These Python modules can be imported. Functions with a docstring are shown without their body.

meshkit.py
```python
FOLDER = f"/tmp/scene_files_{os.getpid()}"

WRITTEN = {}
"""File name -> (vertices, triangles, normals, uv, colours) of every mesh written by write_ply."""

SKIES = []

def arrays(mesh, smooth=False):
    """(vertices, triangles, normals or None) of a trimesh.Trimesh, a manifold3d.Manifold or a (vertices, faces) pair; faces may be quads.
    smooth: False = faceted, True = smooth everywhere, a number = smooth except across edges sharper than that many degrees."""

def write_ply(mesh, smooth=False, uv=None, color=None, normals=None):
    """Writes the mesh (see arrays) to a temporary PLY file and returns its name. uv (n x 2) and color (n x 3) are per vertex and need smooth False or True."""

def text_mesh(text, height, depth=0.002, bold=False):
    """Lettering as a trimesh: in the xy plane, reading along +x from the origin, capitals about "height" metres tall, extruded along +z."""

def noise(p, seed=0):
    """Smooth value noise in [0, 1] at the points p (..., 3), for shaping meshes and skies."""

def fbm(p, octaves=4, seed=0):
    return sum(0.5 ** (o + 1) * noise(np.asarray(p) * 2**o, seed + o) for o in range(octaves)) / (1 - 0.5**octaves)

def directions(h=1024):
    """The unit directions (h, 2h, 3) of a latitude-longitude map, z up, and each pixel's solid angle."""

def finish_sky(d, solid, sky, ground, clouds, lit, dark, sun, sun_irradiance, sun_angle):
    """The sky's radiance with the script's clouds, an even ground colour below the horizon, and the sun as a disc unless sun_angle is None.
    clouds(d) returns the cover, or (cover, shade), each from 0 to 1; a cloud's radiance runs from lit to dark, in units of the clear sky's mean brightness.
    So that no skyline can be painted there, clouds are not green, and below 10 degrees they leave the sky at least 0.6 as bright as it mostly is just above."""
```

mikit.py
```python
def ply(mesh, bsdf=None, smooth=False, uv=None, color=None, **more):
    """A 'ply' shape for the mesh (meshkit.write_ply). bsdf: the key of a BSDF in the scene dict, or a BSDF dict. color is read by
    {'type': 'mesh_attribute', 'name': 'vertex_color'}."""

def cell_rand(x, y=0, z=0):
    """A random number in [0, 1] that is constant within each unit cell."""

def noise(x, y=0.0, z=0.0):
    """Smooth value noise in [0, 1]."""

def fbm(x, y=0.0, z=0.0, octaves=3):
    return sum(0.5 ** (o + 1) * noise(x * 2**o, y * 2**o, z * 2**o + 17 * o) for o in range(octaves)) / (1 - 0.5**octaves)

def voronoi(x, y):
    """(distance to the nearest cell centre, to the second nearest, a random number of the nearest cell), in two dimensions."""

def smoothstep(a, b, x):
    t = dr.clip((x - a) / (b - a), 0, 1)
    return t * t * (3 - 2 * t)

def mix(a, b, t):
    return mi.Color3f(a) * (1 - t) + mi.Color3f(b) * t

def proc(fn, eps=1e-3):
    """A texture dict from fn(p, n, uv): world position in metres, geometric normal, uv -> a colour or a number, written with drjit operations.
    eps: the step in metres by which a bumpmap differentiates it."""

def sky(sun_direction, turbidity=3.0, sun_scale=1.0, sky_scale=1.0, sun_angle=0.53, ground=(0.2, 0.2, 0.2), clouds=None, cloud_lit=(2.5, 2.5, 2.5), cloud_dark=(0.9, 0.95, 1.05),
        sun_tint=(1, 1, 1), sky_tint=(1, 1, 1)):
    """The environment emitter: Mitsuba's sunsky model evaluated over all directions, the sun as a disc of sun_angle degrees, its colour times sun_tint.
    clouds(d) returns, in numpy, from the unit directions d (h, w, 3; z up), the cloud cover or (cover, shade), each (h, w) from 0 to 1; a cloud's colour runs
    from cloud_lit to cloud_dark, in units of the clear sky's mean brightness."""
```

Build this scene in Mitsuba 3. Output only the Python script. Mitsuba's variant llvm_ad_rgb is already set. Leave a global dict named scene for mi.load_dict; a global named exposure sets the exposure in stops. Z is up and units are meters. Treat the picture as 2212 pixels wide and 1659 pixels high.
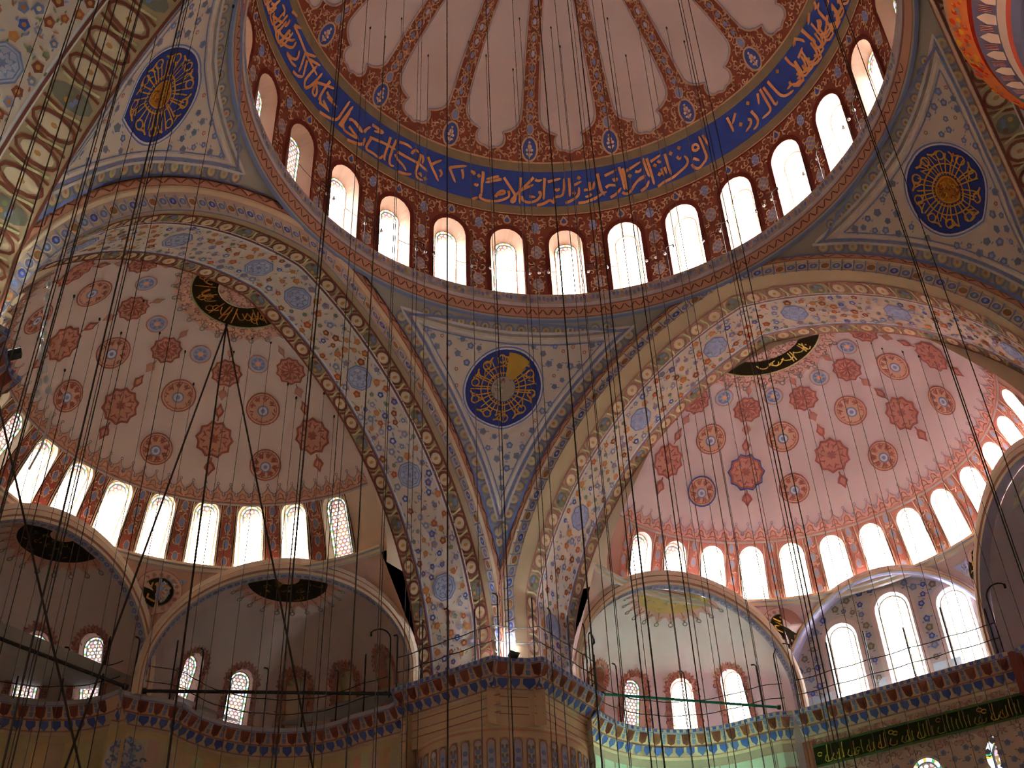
import math, random
import numpy as np
import trimesh, shapely
import drjit as dr
import mitsuba as mi
import mikit, meshkit
from mikit import mix, smoothstep, noise, cell_rand

T = mi.ScalarTransform4f
scene, labels = {}, {}
ZR = 36.9                                   # height of the ring under the central dome above the floor

# ------------------------------------------------------------------ camera, sky, exposure
CAM = np.array([-24.1419, -12.53465, -35.28021])
FWD = np.array([0.661113, 0.429495, 0.615194])
UP = np.array([-0.491251, -0.371963, 0.787602])
O = CAM + [0, 0, ZR]
scene['camera'] = {'type': 'perspective', 'fov': 2 * math.degrees(math.atan(1106 / 2515.11)), 'fov_axis': 'x', 'near_clip': 0.05, 'far_clip': 300.0,
                   'to_world': T().look_at(origin=O.tolist(), target=(O + FWD).tolist(), up=UP.tolist())}
# the hall is closed: daylight comes in as the lit glass of its windows
exposure = 3.35
PANE = 5.0                                  # radiance of daylit window glass, times the group's factor
rng = np.random.default_rng(7)


def col(r, g, b, k=1.5):
    c = np.array([r, g, b]) / 255.0
    return np.minimum(np.where(c <= 0.04045, c / 12.92, ((c + 0.055) / 1.055) ** 2.4) * k, 0.88)


WHITE, WHITE_L, WHITE_R = col(177, 165, 162), col(188, 171, 163), col(186, 168, 170)
RED, DRED, LRED = col(112, 62, 52), col(92, 44, 38), col(158, 112, 98)
BEIGE, TAN, CREAM = col(166, 138, 112), col(150, 138, 122), col(196, 178, 152)
GOLD, DGOLD, OLIVE = col(172, 128, 72), col(118, 82, 38), col(118, 106, 84)
BLUE, DBLUE, GBLUE, LBLUE = col(62, 78, 142), col(48, 56, 118), col(112, 122, 158), col(150, 156, 182)
ORANGE, GREEN = col(172, 116, 74), col(120, 122, 78)
BLACK, PINK, STONE = col(38, 32, 22), col(172, 128, 116), col(178, 160, 130)
GREY = col(150, 146, 144)


# ------------------------------------------------------------------ meshes
class MB:
    def __init__(s):
        s.v, s.f, s.c, s.n = [], [], [], 0

    def add(s, v, f, c):
        v, f = np.asarray(v, float), np.asarray(f, int)
        s.v.append(v); s.f.append(f + s.n); s.n += len(v)
        c = np.asarray(c, float)
        s.c.append(np.broadcast_to(c, (len(v), 3)) if c.ndim == 1 else c)

    def tm(s, tmesh, c):
        s.add(np.array(tmesh.vertices), np.array(tmesh.faces), c)

    def shape(s, bsdf='paint', smooth=False, **more):
        v = np.vstack(s.v) + [0, 0, ZR]
        return mikit.ply((v, np.vstack(s.f)), bsdf, smooth, color=np.vstack(s.c), **more)


def numbered(key):
    if key not in scene and key not in labels and key not in TAKEN:
        TAKEN.add(key)
        return key
    i = COUNT.get(key, 0) + 1
    while f'{key}_{i:03d}' in scene or f'{key}_{i:03d}' in TAKEN:
        i += 1
    COUNT[key] = i
    TAKEN.add(f'{key}_{i:03d}')
    return f'{key}_{i:03d}'


TAKEN, COUNT = set(), {}


def thing(name, label, cat=None, group=None, kind=None):
    k = numbered(name)
    labels[k] = {'label': label}
    if cat: labels[k]['category'] = cat
    if group: labels[k]['group'] = group
    if kind: labels[k]['kind'] = kind
    return k


def part(parent, name, mb, bsdf='paint', smooth=False, label=None, kind=None, **more):
    k = numbered(parent + '__' + name)
    scene[k] = mb.shape(bsdf, smooth, **more) if isinstance(mb, MB) else mb
    if label or kind:
        labels[k] = {}
        if label: labels[k]['label'] = label
        if kind: labels[k]['kind'] = kind
    return k


class Surf:
    """A surface given as f(uv (n,2)) -> xyz; normals point towards the point ref."""

    def __init__(s, f, ref):
        s.f, s.ref = f, np.asarray(ref, float)

    def p(s, uv, h=0.0):
        uv = np.atleast_2d(np.asarray(uv, float))
        q = s.f(uv)
        if np.all(np.asarray(h) == 0):
            return q
        return q + s.n(uv, q) * np.asarray(h).reshape(-1, 1)

    def n(s, uv, q=None):
        uv = np.atleast_2d(np.asarray(uv, float))
        if q is None: q = s.f(uv)
        e = 1e-3
        a = s.f(uv + [e, 0]) - s.f(uv - [e, 0])
        b = s.f(uv + [0, e]) - s.f(uv - [0, e])
        n = np.cross(a, b)
        n /= np.linalg.norm(n, axis=1, keepdims=True) + 1e-12
        return n * np.where(((s.ref - q) * n).sum(1, keepdims=True) < 0, -1, 1)

    def loc(s, c):
        """Local metres (right, up) around the surface point c -> uv."""
        c = np.asarray(c, float)
        e = 1e-3
        q = s.f(np.array([c + [e, 0], c - [e, 0], c + [0, e], c - [0, e]]))
        du, dv = (q[0] - q[1]) / (2 * e), (q[2] - q[3]) / (2 * e)
        e1 = du / np.linalg.norm(du)
        n = np.cross(du, dv)
        e2 = np.cross(n / np.linalg.norm(n), e1)
        J = np.array([[du @ e1, dv @ e1], [du @ e2, dv @ e2]])
        Ji = np.linalg.inv(J) if abs(np.linalg.det(J)) > 0.05 else np.zeros((2, 2))
        return lambda ab: c + np.atleast_2d(ab) @ Ji.T


H0 = 0.014


def fill(mb, S, u, v, color, h=0.0):
    """A grid over the surface; color may be a function of uv."""
    u, v = np.asarray(u, float), np.asarray(v, float)
    uu, vv = np.meshgrid(u, v, indexing='ij')
    uv = np.stack([uu.ravel(), vv.ravel()], 1)
    i, j = np.meshgrid(np.arange(len(u) - 1), np.arange(len(v) - 1), indexing='ij')
    a = (i * len(v) + j).ravel()
    f = np.vstack([np.stack([a, a + len(v), a + len(v) + 1], 1), np.stack([a, a + len(v) + 1, a + 1], 1)])
    mb.add(S.p(uv, h), f, color(uv) if callable(color) else color)


def span(a, b, step):
    return np.linspace(a, b, max(2, int(math.ceil(abs(b - a) / step)) + 1))


def stain(base, amp=0.10, sc=0.6, seed=0):
    """Old limewash: a plain colour that varies a little from place to place."""
    def f(uv):
        p = np.stack([uv[:, 0] * sc, uv[:, 1] * sc, np.full(len(uv), seed * 7.3)], 1)
        n = meshkit.fbm(p, 4, seed)[:, None]
        return np.clip(np.asarray(base) * (1 + amp * 2 * (n - 0.5)) * np.array([1, 1, 1]), 0, 0.9)
    return f


def poly(mb, S, pts, color, lay=0):
    pts = np.asarray(pts, float)
    c = pts.mean(0)
    q = S.p(np.vstack([c, pts]), H0 + 0.006 * lay)
    n = len(pts)
    i = np.arange(n)
    mb.add(q, np.stack([np.zeros(n, int), 1 + i, 1 + (i + 1) % n], 1), color)


def ribbon(mb, S, pts, w, color, lay=0, closed=False):
    pts = np.asarray(pts, float)
    if closed: pts = np.vstack([pts, pts[:1]])
    d = np.gradient(pts, axis=0)
    if closed:
        d[0] = d[-1] = pts[1] - pts[-2]
    d /= np.linalg.norm(d, axis=1, keepdims=True) + 1e-12
    n = np.stack([-d[:, 1], d[:, 0]], 1) * (np.broadcast_to(w, (len(pts),))[:, None] / 2)
    q = S.p(np.vstack([pts + n, pts - n]), H0 + 0.006 * lay)
    k = len(pts)
    i = np.arange(k - 1)
    mb.add(q, np.vstack([np.stack([i, i + 1, i + 1 + k], 1), np.stack([i, i + 1 + k, i + k], 1)]), color)


def resample(pts, step):
    pts = np.asarray(pts, float)
    out = [pts[:1]]
    for a, b in zip(pts[:-1], pts[1:]):
        n = max(1, int(math.ceil(np.linalg.norm(b - a) / step)))
        out.append(a + (b - a) * (np.arange(1, n + 1) / n)[:, None])
    return np.vstack(out)


def circle(r, n=12, ry=None, a0=0.0):
    a = a0 + np.arange(n) * 2 * np.pi / n
    return np.stack([r * np.cos(a), (ry or r) * np.sin(a)], 1)


def starp(r0, r1, k, a0=0.0):
    a = a0 + np.arange(2 * k) * np.pi / k
    r = np.where(np.arange(2 * k) % 2 == 0, r1, r0)
    return np.stack([r * np.cos(a), r * np.sin(a)], 1)


def shp(mb, S, pg, cell, color, lay=0, h=None, scale=(1.0, 1.0)):
    """Any polygon with holes in uv, cut into cells so that it follows the surface."""
    h = H0 + 0.006 * lay if h is None else h
    x0, y0, x1, y1 = pg.bounds
    xs = np.arange(math.floor(x0 / cell), math.ceil(x1 / cell)) * cell
    ys = np.arange(math.floor(y0 / cell), math.ceil(y1 / cell)) * cell
    vs, fs, n = [], [], 0
    shapely.prepare(pg)
    for x in xs:
        for y in ys:
            b = shapely.box(x, y, x + cell, y + cell)
            if not pg.intersects(b): continue
            g = b if pg.contains(b) else pg.intersection(b)
            for q in getattr(g, 'geoms', [g]):
                if q.geom_type != 'Polygon' or q.area < 1e-6: continue
                if q is b:
                    v = np.array([[x, y], [x + cell, y], [x + cell, y + cell], [x, y + cell]]); f = np.array([[0, 1, 2], [0, 2, 3]])
                else:
                    v, f = trimesh.creation.triangulate_polygon(q, engine='earcut')
                vs.append(v); fs.append(np.asarray(f) + n); n += len(v)
    if vs:
        uv = np.vstack(vs)
        mb.add(S.p(uv, h), np.vstack(fs), color(uv) if callable(color) else color)


def curls(mb, S, region, cell, w, color, lay=1, seed=1, k=6, dens=1.0):
    """Painted arabesque: short curling leaves on a jittered grid inside a region (shapely polygon in uv)."""
    r = np.random.default_rng(seed)
    x0, y0, x1, y1 = region.bounds
    shapely.prepare(region)
    t = np.linspace(0, 1, k)
    V, Fc, n = [], [], 0
    pl = []
    for a in np.arange(x0, x1, cell):
        for b in np.arange(y0, y1, cell):
            if r.random() > dens: continue
            c = np.array([a, b]) + r.uniform(0.1, 0.9, 2) * cell
            if not region.contains(shapely.Point(c)): continue
            sg = 1 if r.random() < 0.5 else -1
            a0 = r.uniform(0, 6.28)
            rad = cell * (0.62 - 0.45 * t)
            an = a0 + sg * 4.2 * t
            pl.append(np.stack([c[0] + rad * np.cos(an), c[1] + rad * np.sin(an)], 1))
    if not pl: return
    A = np.array(pl)
    d = np.gradient(A, axis=1)
    d /= np.linalg.norm(d, axis=2, keepdims=True) + 1e-9
    ww = w * (1.1 - 0.55 * t)[None, :, None] / 2
    nn = np.stack([-d[..., 1], d[..., 0]], 2) * ww
    uv = np.concatenate([A + nn, A - nn], 1)
    m = len(A)
    q = S.p(uv.reshape(-1, 2), H0 + 0.006 * lay)
    i = np.arange(k - 1)
    f = np.vstack([np.stack([i, i + 1, i + 1 + k], 1), np.stack([i, i + 1 + k, i + k], 1)])
    mb.add(q, (f[None] + (np.arange(m) * 2 * k)[:, None, None]).reshape(-1, 3), color)


def scatter(region, dist, seed, n=4000, taken=()):
    """Points at least dist apart in a region."""
    r = np.random.default_rng(seed)
    x0, y0, x1, y1 = region.bounds
    shapely.prepare(region)
    pts = [np.array(q) for q in taken]
    out = []
    cand = r.uniform([x0, y0], [x1, y1], (n, 2))
    ok = shapely.contains_xy(region, cand[:, 0], cand[:, 1])
    grid = {}
    for c in cand[ok]:
        g = (int(c[0] // dist), int(c[1] // dist))
        near = [q for i in (-1, 0, 1) for j in (-1, 0, 1) for q in grid.get((g[0] + i, g[1] + j), ())]
        if all((c[0] - q[0]) ** 2 + (c[1] - q[1]) ** 2 > dist * dist for q in near):
            grid.setdefault(g, []).append(c)
            out.append(c)
    return out


def flower(mb, S, c, r, petal, eye, lay=2, leaf=None, rs=None):
    L = S.loc(c)
    a = (rs.uniform(0, 6.28) if rs is not None else 0.0)
    poly(mb, S, L(starp(r * 0.78, r, 5, a)), petal, lay)
    poly(mb, S, L(circle(r * 0.42, 6)), eye, lay + 1)
    if leaf is not None:
        for s in (0.9, 3.6):
            o = np.array([math.cos(a + s), math.sin(a + s)]) * r * 1.35
            poly(mb, S, L(circle(r * 0.42, 5, r * 0.2, a) + o), leaf, lay)


def tube(pts, r, k=6):
    p = np.asarray(pts, float)
    t = np.gradient(p, axis=0)
    t /= np.linalg.norm(t, axis=1, keepdims=True) + 1e-12
    ref = np.where(np.abs(t[:, 2:]) < 0.9, [0, 0, 1.0], [1.0, 0, 0])
    a = np.cross(t, ref)
    a /= np.linalg.norm(a, axis=1, keepdims=True) + 1e-12
    b, ang = np.cross(t, a), np.arange(k) * 2 * np.pi / k
    v = p[:, None] + np.broadcast_to(r, (len(p),))[:, None, None] * (np.cos(ang)[None, :, None] * a[:, None] + np.sin(ang)[None, :, None] * b[:, None])
    i, j = np.meshgrid(np.arange(len(p) - 1), np.arange(k), indexing='ij')
    q = np.stack([i * k + j, i * k + (j + 1) % k, (i + 1) * k + (j + 1) % k, (i + 1) * k + j], -1).reshape(-1, 4)
    n = len(p) * k
    f = np.vstack([q[:, [0, 1, 2]], q[:, [0, 2, 3]]])
    cap = np.arange(1, k - 1)
    f = np.vstack([f, np.stack([np.zeros(k - 2, int), cap + 1, cap], 1), np.stack([np.full(k - 2, n - k), n - k + cap, n - k + cap + 1], 1)])
    return v.reshape(-1, 3), f


# ------------------------------------------------------------------ materials
scene['paint'] = {'type': 'twosided', 'bsdf': {'type': 'diffuse', 'reflectance': {'type': 'mesh_attribute', 'name': 'vertex_color'}}}
scene['iron'] = {'type': 'twosided', 'bsdf': {'type': 'principled', 'base_color': {'type': 'rgb', 'value': [0.018, 0.017, 0.017]}, 'roughness': 0.55, 'metallic': 0.3}}
scene['rope'] = {'type': 'twosided', 'bsdf': {'type': 'diffuse', 'reflectance': {'type': 'rgb', 'value': [0.06, 0.045, 0.038]}}}
scene['thin_wire'] = {'type': 'twosided', 'bsdf': {'type': 'diffuse', 'reflectance': {'type': 'rgb', 'value': [0.19, 0.15, 0.14]}}}
scene['lamp_glass'] = {'type': 'twosided', 'bsdf': {'type': 'roughplastic', 'diffuse_reflectance': {'type': 'rgb', 'value': [0.8, 0.85, 0.85]}, 'alpha': 0.05}}
scene['backing'] = {'type': 'twosided', 'bsdf': {'type': 'diffuse', 'reflectance': {'type': 'rgb', 'value': [0.25, 0.25, 0.25]}}}


def glass_light(p, n, uv):
    """Stained glass lit from behind. uv: half-widths from the axis (plus 8 per group), half-widths above the springing of the arch."""
    g = dr.floor((uv.x + 4.0) / 8.0)
    x, y = uv.x - 8.0 * g, uv.y
    ax = dr.abs(x)
    d = 1.0 - dr.select(y > 0, dr.sqrt(x * x + y * y), ax)
    s = dr.select(y > 0, dr.atan2(y, ax) * 0.9, y)              # along the border
    c = s * 1.5 + 10.0
    fr = c - dr.floor(c)
    white = mi.Color3f(0.84, 0.97, 1.12)
    border = dr.select(fr < 0.16, mi.Color3f(0.95, 0.5, 0.02), dr.select(fr < 0.34, mi.Color3f(0.06, 0.62, 0.3), white))
    # honeycomb of small panes in the field
    r = dr.floor(y * 3.3)
    q = x * 2.6 + 0.5 * (r - 2 * dr.floor(r * 0.5))
    fx, fy = q - dr.floor(q) - 0.5, y * 3.3 - r - 0.5
    o = dr.sqrt(fx * fx * 0.9 + fy * fy * 0.75)
    rnd = cell_rand(dr.floor(q), r, 3)
    pane = dr.select(rnd < 0.2, mi.Color3f(0.75, 0.4, 0.45), white)
    field = dr.select(o < 0.36, pane, dr.select(rnd > 0.6, mi.Color3f(0.35, 0.17, 0.04), mi.Color3f(0.22, 0.12, 0.09)))
    out = dr.select(d < 0.3, border, field)
    line = (dr.abs(d - 0.3) < 0.05) | ((d < 0.3) & ((dr.abs(fr - 0.16) < 0.03) | (dr.abs(fr - 0.34) < 0.03) | (fr < 0.02)))
    out = dr.select(line, mi.Color3f(0.05, 0.05, 0.05), out)
    # groups: strength at the head and at the foot of the window
    head = dr.select(g < 0.5, 0.025, dr.select(g < 1.5, 0.045, dr.select(g < 2.5, 0.5, dr.select(g < 3.5, 0.03, dr.select(g < 4.5, 1.0, 9.0)))))
    foot = dr.select(g < 0.5, 0.045, dr.select(g < 1.5, 0.8, dr.select(g < 2.5, 2.2, dr.select(g < 3.5, 0.04, dr.select(g < 4.5, 2.0, 9.0)))))
    cool = dr.select(g > 2.5, mi.Color3f(0.85, 1.0, 1.08), mi.Color3f(1.0, 1.0, 1.0))
    k = dr.lerp(foot, head, smoothstep(-1.2, 0.4, y + 0.5 * x * dr.select(g < 1.5, 1.0, 0.3)))
    return out * cool * k * PANE


EMIT = {'type': 'area', 'radiance': mikit.proc(glass_light)}


def arch_outline(w, H, n=10, pointed=0.0):
    """Round-headed opening: from the right foot over the head to the left foot, x right, y from the foot."""
    a = np.linspace(0, np.pi, n)
    return np.vstack([[[w, 0]], np.stack([w * np.cos(a), H - w + w * np.sin(a)], 1), [[-w, 0]]])


WIN = [0]


def window(S, uc, v0, w, H, wp, Hp, depth, group, label, frame_col=CREAM, drop=0.0, blind=False):
    """A window in a wall surface: splayed reveal, stucco frame, lit stained glass. Returns its outline in uv (for the wall's hole)."""
    WIN[0] += 1
    key = thing(f'window_{WIN[0]}', label, kind='structure')
    L = S.loc((uc, v0 + H / 2))
    wall = L(arch_outline(w, H) - [0, H / 2])
    P0 = S.p(wall)
    c = S.p([(uc, v0 + H / 2)])[0]
    n = S.n([(uc, v0 + H / 2)])[0]
    e = S.p(L([[0.1, 0], [-0.1, 0]]))
    a = (e[0] - e[1]) / np.linalg.norm(e[0] - e[1])
    b = np.cross(n, a); b /= np.linalg.norm(b)
    if b[2] < 0: b = -b
    o = c - n * depth
    inner = arch_outline(wp, Hp) + [0, -H / 2 + drop]
    P1 = o + inner[:, :1] * a + inner[:, 1:] * b
    k = len(P0)
    i = np.arange(k)
    mb = MB()
    mb.add(np.vstack([P0, P1]), np.vstack([np.stack([i, (i + 1) % k, (i + 1) % k + k], 1), np.stack([i, (i + 1) % k + k, i + k], 1)]), frame_col)
    part(key, 'reveal', mb, label='pale plaster reveal')
    # stucco frame ring in front of the glass
    fr = arch_outline(wp * 0.9, Hp - wp * 0.1) + [0, -H / 2 + drop]
    P2 = o + n * 0.03 + fr[:, :1] * a + fr[:, 1:] * b
    mb = MB()
    mb.add(np.vstack([P1 + n * 0.03, P2]), np.vstack([np.stack([i[:-1], i[1:], i[1:] + k], 1), np.stack([i[:-1], i[1:] + k, i[:-1] + k], 1)]), frame_col * 0.9)
    part(key, 'frame', mb)
    # glass: fan mesh with uv
    pts = np.vstack([[[0, Hp - wp]], arch_outline(wp, Hp, 14)])
    q = o + pts[:, :1] * a + (pts[:, 1:] - H / 2 + drop) * b
    uv = np.stack([pts[:, 0] / wp + 8.0 * group, (pts[:, 1] - (Hp - wp)) / wp], 1)
    m = len(pts) - 1
    j = np.arange(m - 1)
    f = np.stack([np.zeros(m - 1, int), 1 + j, 2 + j], 1)
    f = np.vstack([f, [[0, m, 1]]])
    fn = np.cross(q[f[0, 1]] - q[f[0, 0]], q[f[0, 2]] - q[f[0, 0]])
    if fn @ n < 0: f = f[:, ::-1]
    more = {} if blind else {'emitter': EMIT}
    if blind:
        cc = np.where((rng.random((len(q), 1)) < 0.4), GREEN, np.where(rng.random((len(q), 1)) < 0.5, GREY, CREAM))
        scene[numbered(key + '__pane')] = mikit.ply((q + [0, 0, ZR], f), 'paint', False, color=cc)
    else:
        scene[numbered(key + '__pane')] = mikit.ply((q + [0, 0, ZR], f), 'backing', False, uv=uv, **more)
    return wall


def side(k):
    """Rotation from a side's own frame (s along the arch, t outwards) to the world: 0 = +y, 1 = +x, 2 = -y, 3 = -x."""
    m = [((1, 0), (0, 1)), ((0, -1), (1, 0)), ((-1, 0), (0, -1)), ((0, 1), (-1, 0))][k]   # images of the s and t axes
    R = np.array([[m[0][0], m[1][0], 0], [m[0][1], m[1][1], 0], [0, 0, 1.0]])
    return lambda q: np.asarray(q) @ R.T

# ------------------------------------------------------------------ the central dome
RD, ZD = 12.6, 2.0
ctr = (0, 0, -2.0)


def f_dome(uv):
    az, ps = uv[:, 0] / RD, uv[:, 1] / RD
    return np.stack([RD * np.cos(ps) * np.cos(az), RD * np.cos(ps) * np.sin(az), ZD + RD * np.sin(ps)], 1)


SD = Surf(f_dome, ctr)
psi = lambda z: RD * math.asin((z - ZD) / RD)
ua = lambda deg: math.radians(deg) * RD
dome = thing('central_dome', 'great white central dome with red ribs over a blue band of gold calligraphy', kind='structure')
V0, V1, V2, V3, V4 = psi(-0.1), psi(5.43), psi(5.91), psi(7.60), psi(8.02)
mb = MB(); fill(mb, SD, span(0, ua(360), 0.55), span(V4, RD * 1.57, 0.45), stain(WHITE, 0.10, 0.35, 1)); part(dome, 'vault', mb, smooth=True, label='white plaster vault')
ST = 360 / 28
NW = 28
ORD = ['first', 'second', 'third', 'fourth', 'fifth', 'sixth', 'seventh', 'eighth', 'ninth', 'tenth', 'eleventh', 'twelfth', 'thirteenth', 'fourteenth', 'fifteenth']
# drum wall with its windows
wall, scroll, trim_, blue_ = MB(), MB(), MB(), MB()
for k in range(NW):
    az = 45 - ST * (k - 6)
    uc = ua(az)
    vis = 0 <= k <= 15
    g = 0 if k in (0, 1, 2, 14, 15) else 1 if k in (3, 4, 5, 6, 7, 13) else 2 if 8 <= k <= 12 else 1
    lab = (f'round-headed stained-glass window of the drum under the central dome, {ORD[k - 1]} of the row from the left' if 1 <= k <= 14
           else 'round-headed stained-glass window of the drum under the central dome, outside the row in view')
    hole = window(SD, uc, psi(0.02), 0.80, 4.62, 0.56, 4.22, 0.45, g, lab, frame_col=col(186, 158, 136), drop=0.1)
    hp = shapely.Polygon(hole)
    half = ua(ST / 2)
    bay = shapely.box(uc - half, V0, uc + half, V1).difference(hp)
    if not vis:
        shp(wall, SD, bay, 0.9, RED, h=0)
        continue
    shp(wall, SD, bay, 0.45, stain(RED, 0.15, 1.5, k), h=0)
    L = SD.loc((uc, psi(0.02) + 2.31))
    o1 = L(arch_outline(0.82, 4.64) - [0, 2.31]); o2 = L(arch_outline(1.0, 4.84) - [0, 2.31])
    shp(trim_, SD, shapely.Polygon(o2).difference(shapely.Polygon(o1)), 0.6, DRED, 2)
    free = bay.difference(shapely.Polygon(o2)).buffer(-0.07)
    curls(scroll, SD, free, 0.27, 0.075, BEIGE, 1, 100 + k)
    # blue lozenges on the pier to the right, tear drops above
    up = uc - half
    for z, r in ((1.35, 0.33), (3.35, 0.34), (4.75, 0.24)):
        Lp = SD.loc((up, psi(z)))
        poly(blue_, SD, Lp(circle(r * 0.8, 10, r * 1.2)), LBLUE if z > 4 else BEIGE, 2)
        for dx, dy in ((0, 0), (0.16, 0.16), (-0.16, 0.16), (0.16, -0.16), (-0.16, -0.16), (0, 0.3), (0, -0.3)):
            poly(blue_, SD, Lp(circle(0.085, 6) + [dx * r * 2.6, dy * r * 2.6]), GBLUE, 3)
    Lp = SD.loc((uc, psi(5.08)))
    poly(blue_, SD, Lp(np.vstack([circle(0.2, 12)[6:], [[0.2, 0], [0, 0.36]]])), BEIGE, 2)
    poly(blue_, SD, Lp(np.vstack([circle(0.12, 12)[6:], [[0.12, 0], [0, 0.22]]])), BLUE, 3)
part(dome, 'drum_wall', wall, smooth=False, label='dark red drum wall between the windows')
part(dome, 'scrollwork', scroll, kind='stuff', label='beige painted scrolls on dark red')
part(dome, 'window_border', trim_, label='dark red painted borders around the drum windows', kind='stuff')
part(dome, 'drum_flower', blue_, label='blue painted flowers between the drum windows', kind='stuff')
# bands
for nm, a, b, c, lb in (('gold_band', V1, V2, OLIVE, 'dull gold border below the blue band'), ('blue_band', V2, V3, BLUE * np.array([0.72, 0.8, 1.0]), 'deep blue inscription band'),
                        ('gold_band', V3, V4, OLIVE, 'dull gold border above the blue band')):
    mb = MB(); fill(mb, SD, span(0, ua(360), 0.3), span(a, b, 0.16), stain(c, 0.3 if nm == 'gold_band' else 0.06, 3.0, 5)); part(dome, nm, mb, smooth=True, label=lb)
mb = MB(); fill(mb, SD, span(0, ua(360), 0.5), [V1 - 0.07, V1], DRED, H0 + 0.02)
fill(mb, SD, span(0, ua(360), 0.5), [V1, V1 + 0.05], BEIGE, H0 + 0.02); fill(mb, SD, span(0, ua(360), 0.5), [V4 - 0.06, V4 + 0.02], BEIGE, H0 + 0.02); part(dome, 'border_line', mb)
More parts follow.
